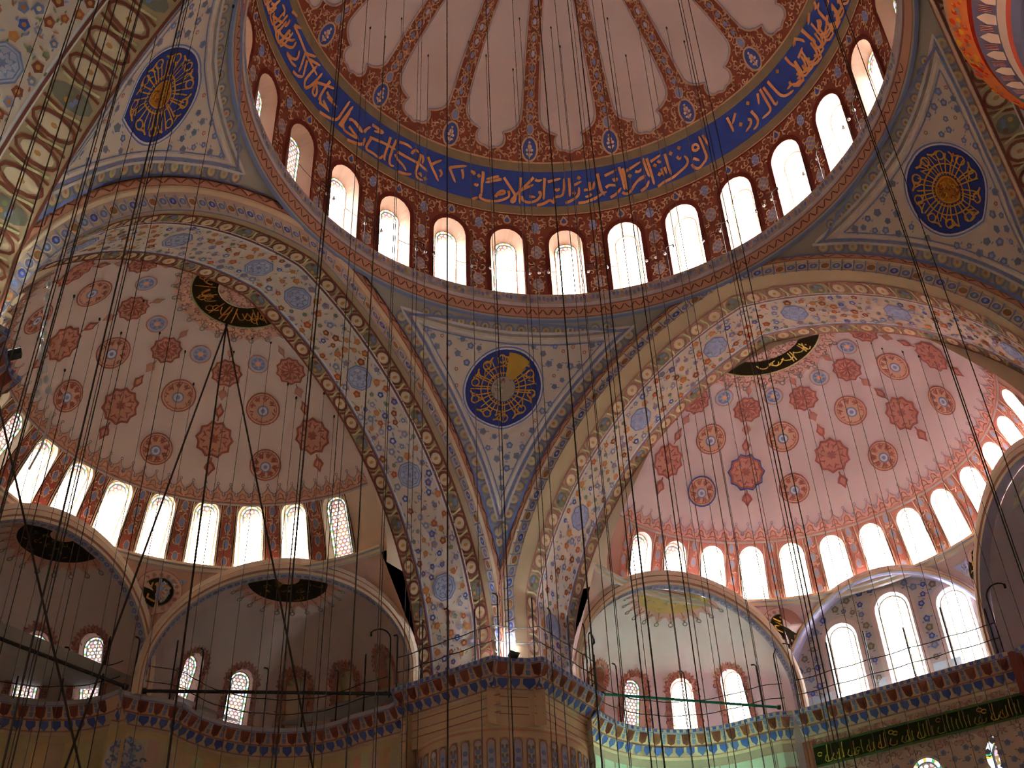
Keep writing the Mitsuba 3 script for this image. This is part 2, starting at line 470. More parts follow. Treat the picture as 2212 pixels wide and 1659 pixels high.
STROKES = [[[51.3,7.35],[51.3,6.8],[51.2,6.25]],[[51.2,6.25],[51.8,6.06],[50.4,5.95],[48.1,5.98],[46.3,6.09],[44.5,6.33]],[[47.3,7.25],[50.3,7.02]],[[46.6,7.14],[50.5,6.85]],[[47.9,6.21],[47.2,6.51],[45.9,6.62],[45.4,6.5],[46.4,6.37],[47.8,6.35]],[[44.9,6.62],[44.4,6.41],[44.8,6.3]],[[46.1,7.23],[44.6,6.84],[43.3,6.49],[42.9,6.23],[43.7,6.01],[44.4,6.08],[43.5,6.32],[42.0,6.68],[38.8,7.0]],[[42.0,7.31],[42.1,6.84],[42.1,6.01]],[[38.8,7.34],[41.7,6.73]],[[41.7,6.41],[41.6,6.19],[39.9,6.07],[37.9,6.22],[37.0,6.5],[37.2,6.72],[37.8,6.69],[37.6,6.55]],[[39.9,6.4],[38.4,6.39]],[[36.1,7.32],[36.3,6.88],[36.5,6.26]],[[38.4,7.24],[37.8,7.14],[36.7,7.25]],[[38.1,5.97],[36.3,6.06],[34.8,6.31],[34.3,6.05],[33.8,6.05],[34.2,6.39],[32.9,6.4],[31.9,6.42],[31.5,6.85],[31.4,7.27]],[[35.4,7.14],[32.2,7.27]],[[33.6,6.81],[33.6,6.68],[33.3,6.68],[33.2,6.78],[32.9,6.67],[32.7,6.83]],[[30.2,7.27],[30.2,6.83],[30.3,6.37]],[[31.5,6.05],[29.4,6.21],[28.1,6.41],[28.0,6.78]],[[29.1,6.91],[27.2,7.06]],[[27.9,7.23],[27.7,7.23]],[[29.4,6.52],[29.2,6.51]],[[26.9,6.6],[25.9,6.65],[25.4,6.55]],[[25.4,6.98],[25.5,6.56],[24.6,6.61],[24.2,6.97]],[[25.2,6.38],[26.1,6.24],[26.8,6.29]],[[23.2,7.31],[23.1,6.86],[23.0,6.42],[22.7,6.3],[21.6,6.36]],[[28.5,6.0],[26.5,6.0],[24.3,6.16],[22.7,6.3]],[[52.4,7.1],[52.1,7.11]],[[53.1,6.69],[52.5,6.56],[52.2,6.71]],[[53.3,5.88],[52.0,6.05]],[[53.9,7.11],[53.2,7.25]],[[75.8,7.26],[75.8,6.85],[76.0,6.2],[75.5,6.08]],[[74.2,7.29],[74.5,6.82],[74.6,6.19],[74.0,5.96],[73.0,6.08]],[[80.4,6.64],[81.0,6.09],[80.8,6.02],[78.9,6.09],[76.6,6.01],[76.4,6.27]],[[80.8,6.67],[77.6,6.81],[75.8,6.85],[73.7,6.85]],[[81.3,7.26],[77.5,7.26],[80.3,7.05]],[[82.5,6.71],[82.3,6.93],[81.4,7.13]],[[85.8,6.83],[84.4,6.8],[82.8,6.67]],[[84.5,5.9],[82.8,6.0],[81.7,6.19],[81.9,6.5]],[[85.4,6.36],[83.3,6.26]],[[73.5,6.65],[72.7,6.44],[70.9,6.35],[69.9,6.14]],[[73.1,6.8],[70.0,6.78],[67.3,6.76],[64.8,6.56]],[[73.4,7.26],[71.4,7.35],[69.8,7.28]],[[67.3,7.22],[67.4,6.73],[67.7,6.2],[66.8,6.0],[65.4,6.06]],[[69.6,7.03],[69.4,7.21],[68.6,7.33],[67.9,7.23]],[[67.0,7.2],[66.3,7.04],[66.5,6.81]],[[65.4,7.24],[64.3,6.92],[62.9,6.59],[61.8,6.29]],[[64.3,6.92],[63.4,7.12],[61.9,7.33]],[[59.7,7.13],[58.9,6.86],[57.7,6.5]],[[59.7,7.11],[57.9,7.27],[55.5,7.42]],[[56.6,7.21],[56.0,6.97],[56.1,6.75]],[[54.3,7.27],[53.8,7.13],[53.4,7.28]],[[51.2,7.29],[51.1,6.82]],[[71.8,5.92],[70.1,5.97],[68.8,6.04],[68.5,6.13]],[[66.7,6.23],[66.6,6.41],[66.0,6.18]],[[65.3,6.24],[64.7,6.12]],[[62.0,6.87],[61.0,6.72],[61.7,6.51]],[[118.2,6.31],[116.3,6.55],[114.6,6.8]],[[114.8,6.33],[112.8,6.43],[110.2,6.8],[109.4,7.05]],[[112.3,6.23],[110.0,6.46],[108.6,6.72],[108.9,7.05]],[[109.5,6.25],[107.8,6.33],[106.0,6.6],[106.9,6.99]],[[109.2,6.25],[106.8,6.22],[105.4,6.35]],[[111.9,7.34],[108.8,7.33],[104.9,7.21],[102.2,7.14],[99.5,7.05]],[[111.9,7.34],[109.7,7.64]],[[104.9,7.21],[102.3,7.56]],[[105.2,7.16],[104.5,6.72],[104.2,6.29]],[[103.8,7.07],[103.2,6.74],[102.6,6.37]],[[103.4,7.2],[100.1,7.49]],[[105.6,6.05],[103.9,6.1],[102.6,6.37]],[[100.7,6.07],[101.8,6.28],[101.3,6.83],[100.8,7.35]],[[100.7,6.07],[99.7,6.4],[99.0,6.9],[98.6,7.34]],[[98.9,6.79],[98.7,6.22],[97.4,6.21],[97.4,6.46],[98.7,6.77]],[[98.9,6.79],[96.0,7.13],[93.9,7.32]],[[95.8,7.41],[96.3,6.85],[96.3,6.36],[95.3,6.3]],[[95.3,6.91],[94.1,6.81],[92.8,6.86]],[[120.5,6.46],[119.1,6.7]],[[115.7,6.94],[116.3,7.19],[117.9,7.11]],[[113.7,7.23],[113.3,6.99],[113.8,6.79]],[[114.7,7.52],[112.6,7.69]],[[112.4,6.95],[111.1,6.85]],[[94.8,5.88],[91.6,6.06],[89.9,6.26],[88.9,7.43]],[[89.0,6.12],[87.6,7.36]],[[88.5,6.11],[87.7,7.09]],[[96.2,6.28],[96.4,6.56],[96.3,6.81]],[[96.0,6.22],[94.1,6.28],[92.7,6.29]],[[95.2,6.45],[92.6,6.26]],[[94.7,6.77],[93.4,6.73],[91.2,6.77]],[[88.4,6.41],[87.7,6.1],[85.2,6.16],[83.4,6.24]],[[87.2,6.71],[86.5,6.86],[82.9,6.62]],[[86.6,6.45],[83.1,6.23]],[[85.9,5.83],[83.6,5.98],[81.5,6.18]],[[23.3,7.31],[23.0,6.82],[22.8,6.38],[22.2,6.19]],[[26.2,6.05],[24.4,6.1],[22.8,6.33]],[[21.7,6.56],[20.9,6.69],[19.1,6.55]],[[19.6,6.95],[19.6,6.79],[19.2,6.83],[18.8,6.76],[18.7,6.94]],[[21.6,7.14],[18.5,7.3]],[[17.8,7.4],[17.5,6.86],[17.4,6.25]],[[17.0,7.31],[16.8,6.82],[16.8,6.21]],[[21.0,6.03],[19.2,6.17],[18.2,6.4]],[[18.1,6.17],[17.5,6.0],[16.2,6.06],[15.2,6.35],[14.2,6.5],[12.9,6.67],[11.9,6.63]],[[16.5,7.12],[12.4,7.36]],[[14.2,7.0],[13.2,6.88],[12.6,7.04]],[[15.8,6.98],[15.5,6.75]],[[13.9,5.98],[12.2,6.1],[11.5,6.38]],[[11.7,7.48],[11.5,6.99],[11.2,6.53]],[[10.8,7.42],[10.6,6.77],[10.5,6.09]],[[10.1,7.21],[7.4,7.34]],[[9.4,6.98],[9.2,6.96]],[[8.4,7.15],[8.4,7.01],[7.9,7.0],[7.5,7.05]],[[8.0,6.73],[7.9,6.34]],[[7.2,6.73],[7.1,6.38]],[[9.2,6.5],[8.3,6.48]],[[6.3,7.31],[6.3,6.76],[6.2,6.25]],[[9.8,5.92],[8.0,6.06],[6.1,6.07],[4.3,6.2],[1.9,6.37],[1.3,6.59],[2.0,6.85]],[[4.7,7.34],[5.1,7.1]],[[3.7,6.98],[3.4,6.74],[2.8,6.87]],[[2.7,7.31],[2.5,7.28]],[[0.9,6.32],[0.9,6.15],[-0.2,5.92],[-1.8,6.09],[-2.9,6.21],[-2.9,6.83],[-2.8,7.35]],[[0.2,6.54],[-1.1,6.29]],[[-2.0,6.88],[-1.5,6.79],[-0.8,6.8],[-0.3,6.91],[-0.3,7.05],[-0.7,7.14],[-1.4,7.13],[-1.9,7.02],[-2.0,6.88]],[[-3.8,7.32],[-4.2,6.75]],[[12.4,6.61],[14.7,6.48]],[[-10.8,7.38],[-10.9,6.91],[-10.8,6.63]],[[-13.1,7.31],[-11.3,6.97]],[[-15.0,6.68],[-15.8,6.62],[-15.4,6.39],[-13.4,6.27]],[[-16.6,6.91],[-17.3,6.33],[-16.1,6.1],[-15.2,6.12]],[[-21.0,7.4],[-20.9,6.76],[-21.0,6.25],[-19.7,6.24],[-18.1,6.26]],[[-21.9,7.35],[-22.2,6.73],[-22.2,6.3],[-22.9,6.24],[-23.1,6.38]],[[-23.5,7.4],[-23.9,6.92],[-24.4,6.45],[-25.2,6.25],[-27.0,6.15],[-27.7,6.14]],[[-27.9,6.6],[-27.8,6.37],[-26.5,6.43]],[[-30.3,7.51],[-30.4,7.11],[-31.2,6.75]],[[-32.7,6.97],[-35.1,7.1]],[[-34.7,7.69],[-36.2,7.31],[-36.3,7.16]],[[-34.6,7.59],[-33.6,7.48]],[[-31.1,6.53],[-30.9,6.3],[-29.7,6.37]],[[-32.6,6.59],[-32.3,6.33],[-33.3,6.1],[-35.0,6.12]],[[-35.1,6.5],[-33.9,6.51]],[[-37.5,7.6],[-38.1,6.74]],[[-20.0,7.33],[-19.0,6.9]],[[-26.7,7.39],[-27.0,7.33]],[[-16.7,7.31],[-16.9,7.28]],[[-13.1,6.79],[-13.0,6.63]],[[-44.5,7.69],[-44.4,7.51],[-43.2,7.48]],[[-47.3,7.07],[-45.6,6.98]],[[-43.8,7.39],[-45.3,7.45]],[[-41.8,7.68],[-39.6,7.43]],[[-44.6,6.8],[-42.0,6.52],[-40.3,6.43]],[[-41.6,7.14],[-42.8,7.01],[-42.1,6.86],[-39.8,6.86]],[[-37.7,7.61],[-38.0,7.13],[-38.4,6.68]],[[-42.2,7.05],[-40.8,6.97],[-40.9,6.74]],[[-46.5,6.74],[-46.8,6.6]],[[-34.7,7.6],[-33.4,7.49]]]
mb = MB()
for pl in STROKES:
    q = np.array([[ua(a), psi(z)] for a, z in pl])
    if len(q) == 2 and np.linalg.norm(q[0] - q[1]) < 0.28:
        m = q.mean(0); poly(mb, SD, [m + [0, .13], m + [.13, 0], m - [0, .13], m - [.13, 0]], GOLD, 2); continue
    q = resample(q, 0.16)
    if len(q) > 3:
        for _ in range(2): q[1:-1] = 0.5 * q[1:-1] + 0.25 * (q[:-2] + q[2:])
    w = 0.135 * np.concatenate([np.linspace(1.15, 0.95, len(q) - 1), [0.45]])
    ribbon(mb, SD, q, w, col(184, 136, 92), 2)
# the rest of the verse runs on round the part of the band that this view leaves out
r_ = np.random.default_rng(3)
for a in np.arange(112, 330, 3.1):
    for _ in range(3):
        b = ua(a + r_.uniform(-1.2, 1.2)); z0 = r_.uniform(6.0, 6.4)
        q = np.array([[b, psi(z0 + r_.uniform(.6, 1.1))], [b + .03, psi(z0 + .3)], [b + .15, psi(z0)], [b + .5, psi(z0 + .02)], [b + .75, psi(z0 + .25)]])
        ribbon(mb, SD, resample(q, .2), 0.12, col(184, 136, 92), 2)
part(dome, 'calligraphy', mb, label='gold Arabic lettering on the blue band')
# scalloped red border and ribs with blue rosettes
HALF = [(2.4, 10.31), (2.57, 9.78), (3.1, 9.58), (3.9, 9.44), (5.4, 9.28), (7.2, 9.18), (6.75, 9.03), (6.6, 8.89), (6.8, 8.72), (7.3, 8.61), (8.1, 8.53), (9.25, 8.52), (10.0, 8.45), (10.59, 8.41)]
RIBS = 17
for k in range(RIBS):
    az = 39.9 + 21.2 * (k - 8) if False else 39.9 + 360 / RIBS * k
    uc = ua(az)
    full = k in (0, 1, 2, 3, 4, 15, 16, 14, 13)
    right = [(uc - ua(3.3), psi(13.55)), (uc - ua(2.75), psi(12.3)), (uc - ua(2.5), psi(11.3))] + [(uc - ua(d), psi(z)) for d, z in HALF]
    left = [(2 * uc - a, b) for a, b in right[::-1]]
    pg = shapely.Polygon(right + [(uc - ua(10.59), V4), (uc + ua(10.59), V4)] + left)
    rib = MB(); shp(rib, SD, pg, 0.45 if full else 0.9, RED, 1)
    kk = part(dome, 'rib', rib, label='red painted rib spreading into a scalloped border')
    if not full: continue
    sc = MB(); curls(sc, SD, pg.buffer(-0.12), 0.27, 0.07, BEIGE, 2, 300 + k)
    edge = np.array(right)
    for e in (edge, np.array(left)):
        ee = resample(e, 0.3)
        ribbon(sc, SD, ee, 0.09, BEIGE, 3)
        sgn = -1 if e is edge else 1
        ribbon(sc, SD, ee + [sgn * 0.07, 0.035], 0.055, GBLUE, 3)
    # chain of lozenges up the rib
    for z in np.arange(9.9, 13.4, 0.42):
        v = psi(z); wd = 0.15
        Lr = SD.loc((uc, v))
        o = Lr(circle(0.17, 8, 0.30)); ribbon(sc, SD, o, 0.05, BEIGE, 3, closed=True)
        poly(sc, SD, Lr(circle(0.09, 6, 0.16)), GBLUE if int(z * 10) % 2 else LBLUE, 3)
    part(kk, 'scrollwork', sc, kind='stuff', label='beige scrolls and blue edging')
    ro = MB()
    Lr = SD.loc((uc, psi(8.60)))
    poly(ro, SD, Lr(circle(0.42, 18, 0.66)), BEIGE, 3); poly(ro, SD, Lr(circle(0.33, 18, 0.56)), BLUE * 0.9, 4)
    for dx, dy, r in ((0, .12, .12), (.11, -.05, .08), (-.11, -.05, .08), (0, -.3, .09), (.1, -.25, .06), (-.1, -.25, .06), (0, .33, .06)):
        poly(ro, SD, Lr(circle(r, 8) + [dx, dy]), col(190, 165, 150), 5)
    ribbon(ro, SD, Lr([[0, .35], [0, -.5]]), 0.05, BEIGE, 5)
    Ls = SD.loc((uc, psi(9.42))); poly(ro, SD, Ls(circle(0.2, 10, 0.3)), BEIGE, 3); poly(ro, SD, Ls(circle(0.15, 10, 0.24)), GBLUE, 4)
    part(kk, 'rosette', ro, label='blue oval rosette')
mb = MB(); fill(mb, SD, span(0, ua(360), 0.8), span(psi(13.5), psi(13.8), .3), DRED, H0 + .03); fill(mb, SD, span(0, ua(360), 0.8), span(psi(13.8), RD * 1.568, .3), BLUE, H0 + .02)
part(dome, 'crown_medallion', mb, label='blue medallion at the crown')


# ------------------------------------------------------------------ ring cornice under the drum
def revolve(mb, prof, cols, c=(0, 0), a0=0, a1=360, step=3.0, h=0.0):
    a = np.radians(span(a0, a1, step))
    for (p, q), cc in zip(zip(prof[:-1], prof[1:]), cols):
        v = np.vstack([np.stack([c[0] + r * np.cos(a), c[1] + r * np.sin(a), np.full_like(a, z)], 1) for r, z in (p, q)])
        n = len(a); i = np.arange(n - 1)
        mb.add(v, np.vstack([np.stack([i, i + 1, i + 1 + n], 1), np.stack([i, i + 1 + n, i + n], 1)]), cc)


ring = thing('ring_cornice', 'projecting painted cornice ring below the windows of the central dome', kind='structure')
mb = MB(); revolve(mb, [(12.75, -0.02), (11.78, 0.0), (11.75, -0.04), (11.80, -0.54)], [GREY, GREY, col(150, 142, 140)], step=2); part(ring, 'ledge', mb)
mb = MB(); revolve(mb, [(11.80, -0.54), (11.76, -0.56), (11.74, -0.66), (11.80, -0.72)], [GBLUE, col(168, 160, 164), col(168, 160, 164)], step=2); part(ring, 'moulding', mb, label='grey-lilac roll moulding')
mb = MB(); revolve(mb, [(11.80, -0.72), (11.86, -0.75), (12.02, -1.14), (12.04, -1.19), (12.10, -1.24), (12.22, -1.30)], [LRED * .8, col(170, 132, 112), LRED * .7, GREY, GBLUE], step=2); part(ring, 'red_band', mb, label='pinkish red band')
f_lip = lambda uv: np.stack([(11.77 - 0.06 * uv[:, 1]) * np.cos(uv[:, 0] / 11.8), (11.77 - 0.06 * uv[:, 1]) * np.sin(uv[:, 0] / 11.8), uv[:, 1]], 1)
SL = Surf(f_lip, (0, 0, -1))
pt = MB(); rs = np.random.default_rng(5)
for d in np.arange(-60, 150, 0.9):
    u = math.radians(d) * 11.8
    L = SL.loc((u, -0.28))
    poly(pt, SL, L(circle(0.075, 6, 0.14, rs.uniform(0, 3)) + [0, rs.uniform(-.08, .1)]), GBLUE if rs.random() < .75 else TAN, 1)
f_rb = lambda uv: np.stack([(11.86 + 0.16 * (-0.75 - uv[:, 1]) / 0.39) * np.cos(uv[:, 0] / 11.9), (11.86 + 0.16 * (-0.75 - uv[:, 1]) / 0.39) * np.sin(uv[:, 0] / 11.9), uv[:, 1]], 1)
SB = Surf(f_rb, (0, 0, -3))
for i, d in enumerate(np.arange(-60, 150, 1.1)):
    u = math.radians(d) * 11.9
    ribbon(pt, SB, [[u - .09, -.82 - .22 * (i % 2)], [u, -.95], [u + .09, -.82 - .22 * ((i + 1) % 2)]], 0.05, RED, 1)
part(ring, 'painted_pattern', pt, kind='stuff', label='blue leaves and red zigzags')

# strings of bulbs and bent lamp rods on the ledge of the drum
bulb = trimesh.creation.icosphere(1, 0.07); cap = trimesh.creation.cylinder(0.03, 0.1, sections=6)
cap.apply_translation([0, 0, 0.1])
for k in range(2, 13):
    for j, dd in enumerate((0.34, 0.5, 0.66)):
        if j == 1 and k % 2: continue
        a = math.radians(45 - ST * (k - 6 + dd))
        p = np.array([12.05 * math.cos(a), 12.05 * math.sin(a), 1.55 + 0.05 * ((k * 3 + j) % 3)])
        t = thing('light_bulb', f'clear glass bulb strung along the drum, {["left", "middle", "right"][j]} of the pier right of the {ORD[k - 1]} drum window', 'light bulb', 'bulbs strung along the drum')
        m = MB(); m.add(bulb.vertices + p, bulb.faces, CREAM); part(t, 'glass', m, 'lamp_glass', True)
        m = MB(); m.add(cap.vertices + p, cap.faces, BLACK); part(t, 'socket', m, 'iron')
for k in range(2, 13):
    dd = 0.31 if k < 8 else 0.70
    a = math.radians(45 - ST * (k - 6 + dd)); rad = np.array([math.cos(a), math.sin(a), 0]); tan = np.array([-rad[1], rad[0], 0])
    b = rad * 11.95
    t = thing('lamp_bracket', f'thin bent lamp rod on the drum ledge just right of the {ORD[k - 1]} drum window' if k < 8 else f'thin bent lamp rod on the drum ledge just left of the {ORD[k]} drum window', 'lamp bracket', 'bent rods on the drum ledge')
    m = MB(); m.add(*tube([b + [0, 0, -0.02], b + [0, 0, 1.6], b + [0, 0, 1.85], b + [0, 0, 1.95] + tan * -0.1, b + [0, 0, 1.95] + tan * -0.35], 0.02, 6), BLACK); part(t, 'rod', m, 'iron', True)
    m = MB(); m.add(*tube([b + [0, 0, 1.95] + tan * -0.35, b + [0, 0, 1.8] + tan * -0.36], 0.035, 6), BLACK); part(t, 'lamp_holder', m, 'iron', True)
wr = thing('festoon_wire', 'thin dark wire strung round the drum ledge between the bent rods', 'wire')
aa = np.radians(np.arange(-35, 100, 1.0)); zz = 1.72 - 0.08 * np.abs(np.sin(np.radians(np.arange(-35, 100, 1.0)) * 14))
m = MB(); m.add(*tube(np.stack([12.05 * np.cos(aa), 12.05 * np.sin(aa), zz], 1), 0.012, 4), BLACK); scene[wr] = m.shape('iron', True)

# ------------------------------------------------------------------ main arches: pointed profiles (rho, e, zc), capped half span
P0 = {0: (16.08, 3.06, -16.14, 12.19), 1: (14.90, 2.24, -15.41, 12.19)}
P1 = {0: (14.42, 2.36, -16.23, 12.06), 1: (14.66, 2.73, -15.67, 11.45)}
YS = {0: (12.43, 13.19, 15.51, 16.26), 1: (13.05, 14.02, 16.34, 17.06)}
YF = 12.19
ZL = -15.4                                   # lip of the gallery cornice


def prof_pt(pr, s):
    """Point of a pointed profile at the fraction s: -1 the left foot, 0 the crown, 1 the right foot."""
    rho, e, zc, cap = pr
    fa, f0 = math.acos(e / rho), math.asin((ZL - 0.1 - zc) / rho)
    f = fa + (f0 - fa) * np.abs(s)
    x = np.minimum(-e + rho * np.cos(f), cap)
    return np.sign(s) * np.maximum(x, 0), zc + rho * np.sin(f)


def plen(pr):
    s = np.linspace(0, 1, 400); x, z = prof_pt(pr, s)
    return np.hypot(np.diff(x), np.diff(z)).sum()


def z_on(pr, x):
    rho, e, zc, cap = pr
    return zc + np.sqrt(np.maximum(rho ** 2 - (np.abs(x) + e) ** 2, 0))


ARCHN = ['left of the central pendentive', 'right of the central pendentive', 'at the top right edge', 'at the upper left edge']
OCT = {0: (0.06, 0.285, 0.53, 0.79), 1: (0.10, 0.335, 0.60, 0.86)}
for k in range(4):
    ty = k % 2
    W = side(k)
    near = k in (0, 1)
    arch = thing('main_arch', f'great pointed arch with painted soffit {ARCHN[k]}', kind='structure')
    # archivolt: the face towards the dome
    len0 = plen(P1[ty])
    def f_av(uv, ty=ty, W=W, len0=len0):
        s, t = uv[:, 0] / len0, uv[:, 1] / 1.3
        x0, z0 = prof_pt(P0[ty], s); x1, z1 = prof_pt(P1[ty], s)
        y = np.interp(t, [0, 0.02, 0.05, 0.24, 0.27, 0.33, 0.42, 0.46, 1.0], [12.19, 12.06, 12.03, 12.07, 12.12, 12.08, 12.11, 12.19, 12.21])
        return W(np.stack([x0 + (x1 - x0) * t, y, z0 + (z1 - z0) * t], 1))
    SA = Surf(f_av, W((0, 0, -12)))
    us = span(-len0, len0, 0.3)
    for nm, t0, t1, c, n, lb in (('red_moulding', 0.0, 0.27, col(172, 128, 106), 5, 'pinkish red moulding'), ('plain_moulding', 0.27, 0.45, CREAM, 4, 'plain cream moulding'),
                                 ('flower_band', 0.45, 1.0, col(172, 160, 150), 3, 'band of blue and brown flowers')):
        m = MB(); fill(m, SA, us, np.linspace(t0, t1, n) * 1.3, stain(c, .1, .8, k)); part(arch, nm, m, smooth=True, label=lb)
    m = MB()
    fill(m, SA, us, [0.0, 0.04], col(84, 60, 50), H0 + .01); fill(m, SA, us, [0.255 * 1.3, 0.29 * 1.3], RED, H0 + .01)
    fill(m, SA, us, [0.97 * 1.3, 1.3], GBLUE, H0 + .01); fill(m, SA, us, [0.46 * 1.3, 0.49 * 1.3], col(190, 150, 120), H0 + .01)
    i = 0
    for u in np.arange(-len0 + .2, len0 - .1, 0.42):
        ribbon(m, SA, [[u - .18, .08 + .2 * (i % 2)], [u, .18], [u + .18, .08 + .2 * ((i + 1) % 2)]], 0.05, RED, 1)
        i += 1
    i = 0
    for u in np.arange(-len0 + .2, len0 - .1, 0.5):
        cc = [GBLUE, col(150, 100, 74), col(104, 116, 150), BLUE * 1.3][i % 4] if i % 4 != 1 else col(150, 98, 70)
        L = SA.loc((u, 0.94))
        poly(m, SA, L(circle(0.24, 9, 0.17, .6)), CREAM, 1); poly(m, SA, L(circle(0.19, 9, 0.13, .6)), cc, 2); poly(m, SA, L(circle(0.07, 6)), GREEN if i % 4 == 1 else LBLUE, 3)
        ribbon(m, SA, L([[.22, -.24], [.25, 0], [.3, .24]]), 0.05, GBLUE, 1)
        i += 1
    part(arch, 'painted_ornament', m, kind='stuff', label='red zigzags, blue and brown flowers')
    # soffit
    def f_so(uv, ty=ty, W=W, len0=len0):
        x, z = prof_pt(P1[ty], uv[:, 0] / len0)
        return W(np.stack([x, uv[:, 1], z], 1))
    SS = Surf(f_so, W((0, 14, -13)))
    a, b, c_, d = YS[ty]
    brown = [RED, GOLD, ORANGE]
    if k >= 2: a = 12.2
    fills = (('scroll_band', a if k >= 2 else 12.2, b, col(160, 140, 112)), ('floral_field', b, c_, col(196, 182, 170)), ('scroll_band', c_, d, col(160, 140, 112)))
    for nm, y0, y1, c in fills:
        m = MB(); fill(m, SS, us, span(y0, y1, .4), stain(c, .08, .5, 9 + k)); q = part(arch, nm, m, smooth=True)
        if nm == 'scroll_band':
            m = MB(); yc, hw = (max(y0, a) + y1) / 2, (y1 - max(y0, a)) / 2
            if k >= 2: yc, hw = (y0 + y1) / 2, (y1 - y0) / 2
            rd = RED if k != 1 else LRED * .85
            fill(m, SS, us, [yc - hw, yc - hw + .09], rd, H0 + .01); fill(m, SS, us, [yc + hw - .09, yc + hw], rd, H0 + .01)
            i = 0
            for u in np.arange(-len0 + .3, len0 - .2, 0.98):
                L = SS.loc((u, yc))
                if i % 4 == 0:
                    poly(m, SS, L(circle(.34, 10, hw * .8)), col(110, 108, 96), 1)
                    for dx, dy, cc in ((.12, .12, GOLD), (-.12, .1, GREEN), (0, -.15, GBLUE), (.15, -.1, GBLUE), (-.16, -.14, RED)): poly(m, SS, L(circle(.09, 6) + [dx, dy]), cc, 2)
                else:
                    ribbon(m, SS, L(circle(.33, 12, hw * .78)), .1, rd, 1, closed=True)
                    poly(m, SS, L(circle(.26, 10, hw * .62)), CREAM, 2); poly(m, SS, L(circle(.08, 6, .12)), GOLD, 3)
                ribbon(m, SS, L([[.38, hw * .8], [.46, .1], [.52, -.1], [.6, -hw * .8]]), .09, rd, 1)
                ribbon(m, SS, L([[.5, hw * .7], [.55, .12], [.42, -hw * .7]]), .08, col(176, 172, 132), 2)
                i += 1
            part(q, 'scrollwork', m, kind='stuff', label='red scrolls around small cream medallions')
        else:
            m = MB()
            for yy in (y0, y1):
                fill(m, SS, us, [yy - .06, yy + .015], GBLUE, H0 + .008); fill(m, SS, us, [yy + .03, yy + .10], col(205, 200, 200), H0 + .008); fill(m, SS, us, [yy - .14, yy - .06], col(205, 200, 200), H0 + .006)
            part(q, 'border_line', m, kind='stuff')
            cs = [(sg * o * len0, (y0 + y1) / 2) for o in OCT[ty] for sg in (-1, 1)]
            reg = shapely.box(-len0, y0 + .18, len0, y1 - .18)
            for c2 in cs: reg = reg.difference(shapely.Point(c2).buffer(.78))
            for ci, c2 in enumerate(cs):
                om = MB(); L = SS.loc(c2)
                ground = LBLUE if k == 1 else col(158, 162, 182)
                poly(om, SS, L(circle(.62, 8, .62, .39)), GBLUE, 2); poly(om, SS, L(circle(.56, 8, .56, .39)), ground, 3)
                if k != 1:
                    ribbon(om, SS, L(circle(.48, 8, .48, .39)), .035, GBLUE, 4, closed=True)
                    ribbon(om, SS, L(starp(.22, .4, 8)), .03, GBLUE, 4, closed=True)
                    poly(om, SS, L(starp(.08, .18, 6)), GBLUE, 4)
                    for aa_ in np.arange(8) * .785: poly(om, SS, L(circle(.05, 5) + [.32 * math.cos(aa_), .32 * math.sin(aa_)]), GBLUE, 4)
                else:
                    ribbon(om, SS, L(starp(.3, .5, 8)), .03, col(134, 140, 178), 4, closed=True); poly(om, SS, L(starp(.1, .2, 6)), col(134, 140, 178), 4)
                part(q, 'octagon_medallion', om, label='blue octagonal medallion' if k != 1 else 'pale lilac octagonal medallion')
            rs = np.random.default_rng(40 + k)
            fl = MB()
            for c2 in scatter(reg, .40, 50 + k, 9000):
                o = rs.random()
                if o < .42: flower(fl, SS, c2, rs.uniform(.13, .2), [ORANGE, RED * 1.3, col(160, 84, 60)][int(rs.integers(3))], GOLD, 2, GREEN if rs.random() < .4 else None, rs)
                elif o < .86: flower(fl, SS, c2, rs.uniform(.12, .19), [GBLUE, BLUE * 1.25, col(128, 130, 160)][int(rs.integers(3))], CREAM if rs.random() < .5 else ORANGE, 2, col(124, 130, 158) if rs.random() < .6 else None, rs)
                else: flower(fl, SS, c2, .12, GREEN, GBLUE, 2, None, rs)
            for c2 in scatter(reg, .30, 60 + k, 9000):
                L = SS.loc(c2); an = rs.uniform(0, 6.28)
                poly(fl, SS, L(circle(.1, 5, .04) @ np.array([[math.cos(an), math.sin(an)], [-math.sin(an), math.cos(an)]])), [GBLUE, LBLUE, col(160, 110, 84), col(150, 150, 120)][int(rs.integers(4))], 1)
            part(q, 'flower', fl, kind='stuff', label='scattered red, ochre and blue flowers')

# ------------------------------------------------------------------ pendentives
PENN = ['the middle pendentive between the two arches', 'the pendentive at the right edge', 'the far pendentive behind the camera', 'the pendentive at the upper left']
ANG = [(1, 1), (1, -1), (-1, -1), (-1, 1)]


def r_z(phi, z):
    """Distance from the axis of the pendentive surface; phi in (0, 90 deg), 45 the diagonal."""
    ph = np.clip(phi, 0.02, math.pi / 2 - 0.02)
    xr, xl = YF * np.tan(np.minimum(ph, math.pi / 4)), YF / np.tan(np.maximum(ph, math.pi / 4))
    bl = np.clip((ph - math.pi / 4) / 0.24 + 0.5, 0, 1); bl = bl * bl * (3 - 2 * bl)
    zb = z_on(P0[0], xl) * bl + z_on(P0[1], xr) * (1 - bl)
    rb = np.where(ph > math.pi / 4, YF / np.sin(ph), YF / np.cos(ph))
    sph = lambda q: np.sqrt(np.maximum(17.3 ** 2 - (q + 13) ** 2, 1))
    zt, rt = -1.0, 12.02
    t = np.clip((zt - z) / np.maximum(zt - zb, 0.3), -.1, 1.3)
    return sph(z) + (rt - sph(zt)) * (1 - t) + (rb - sph(zb)) * t


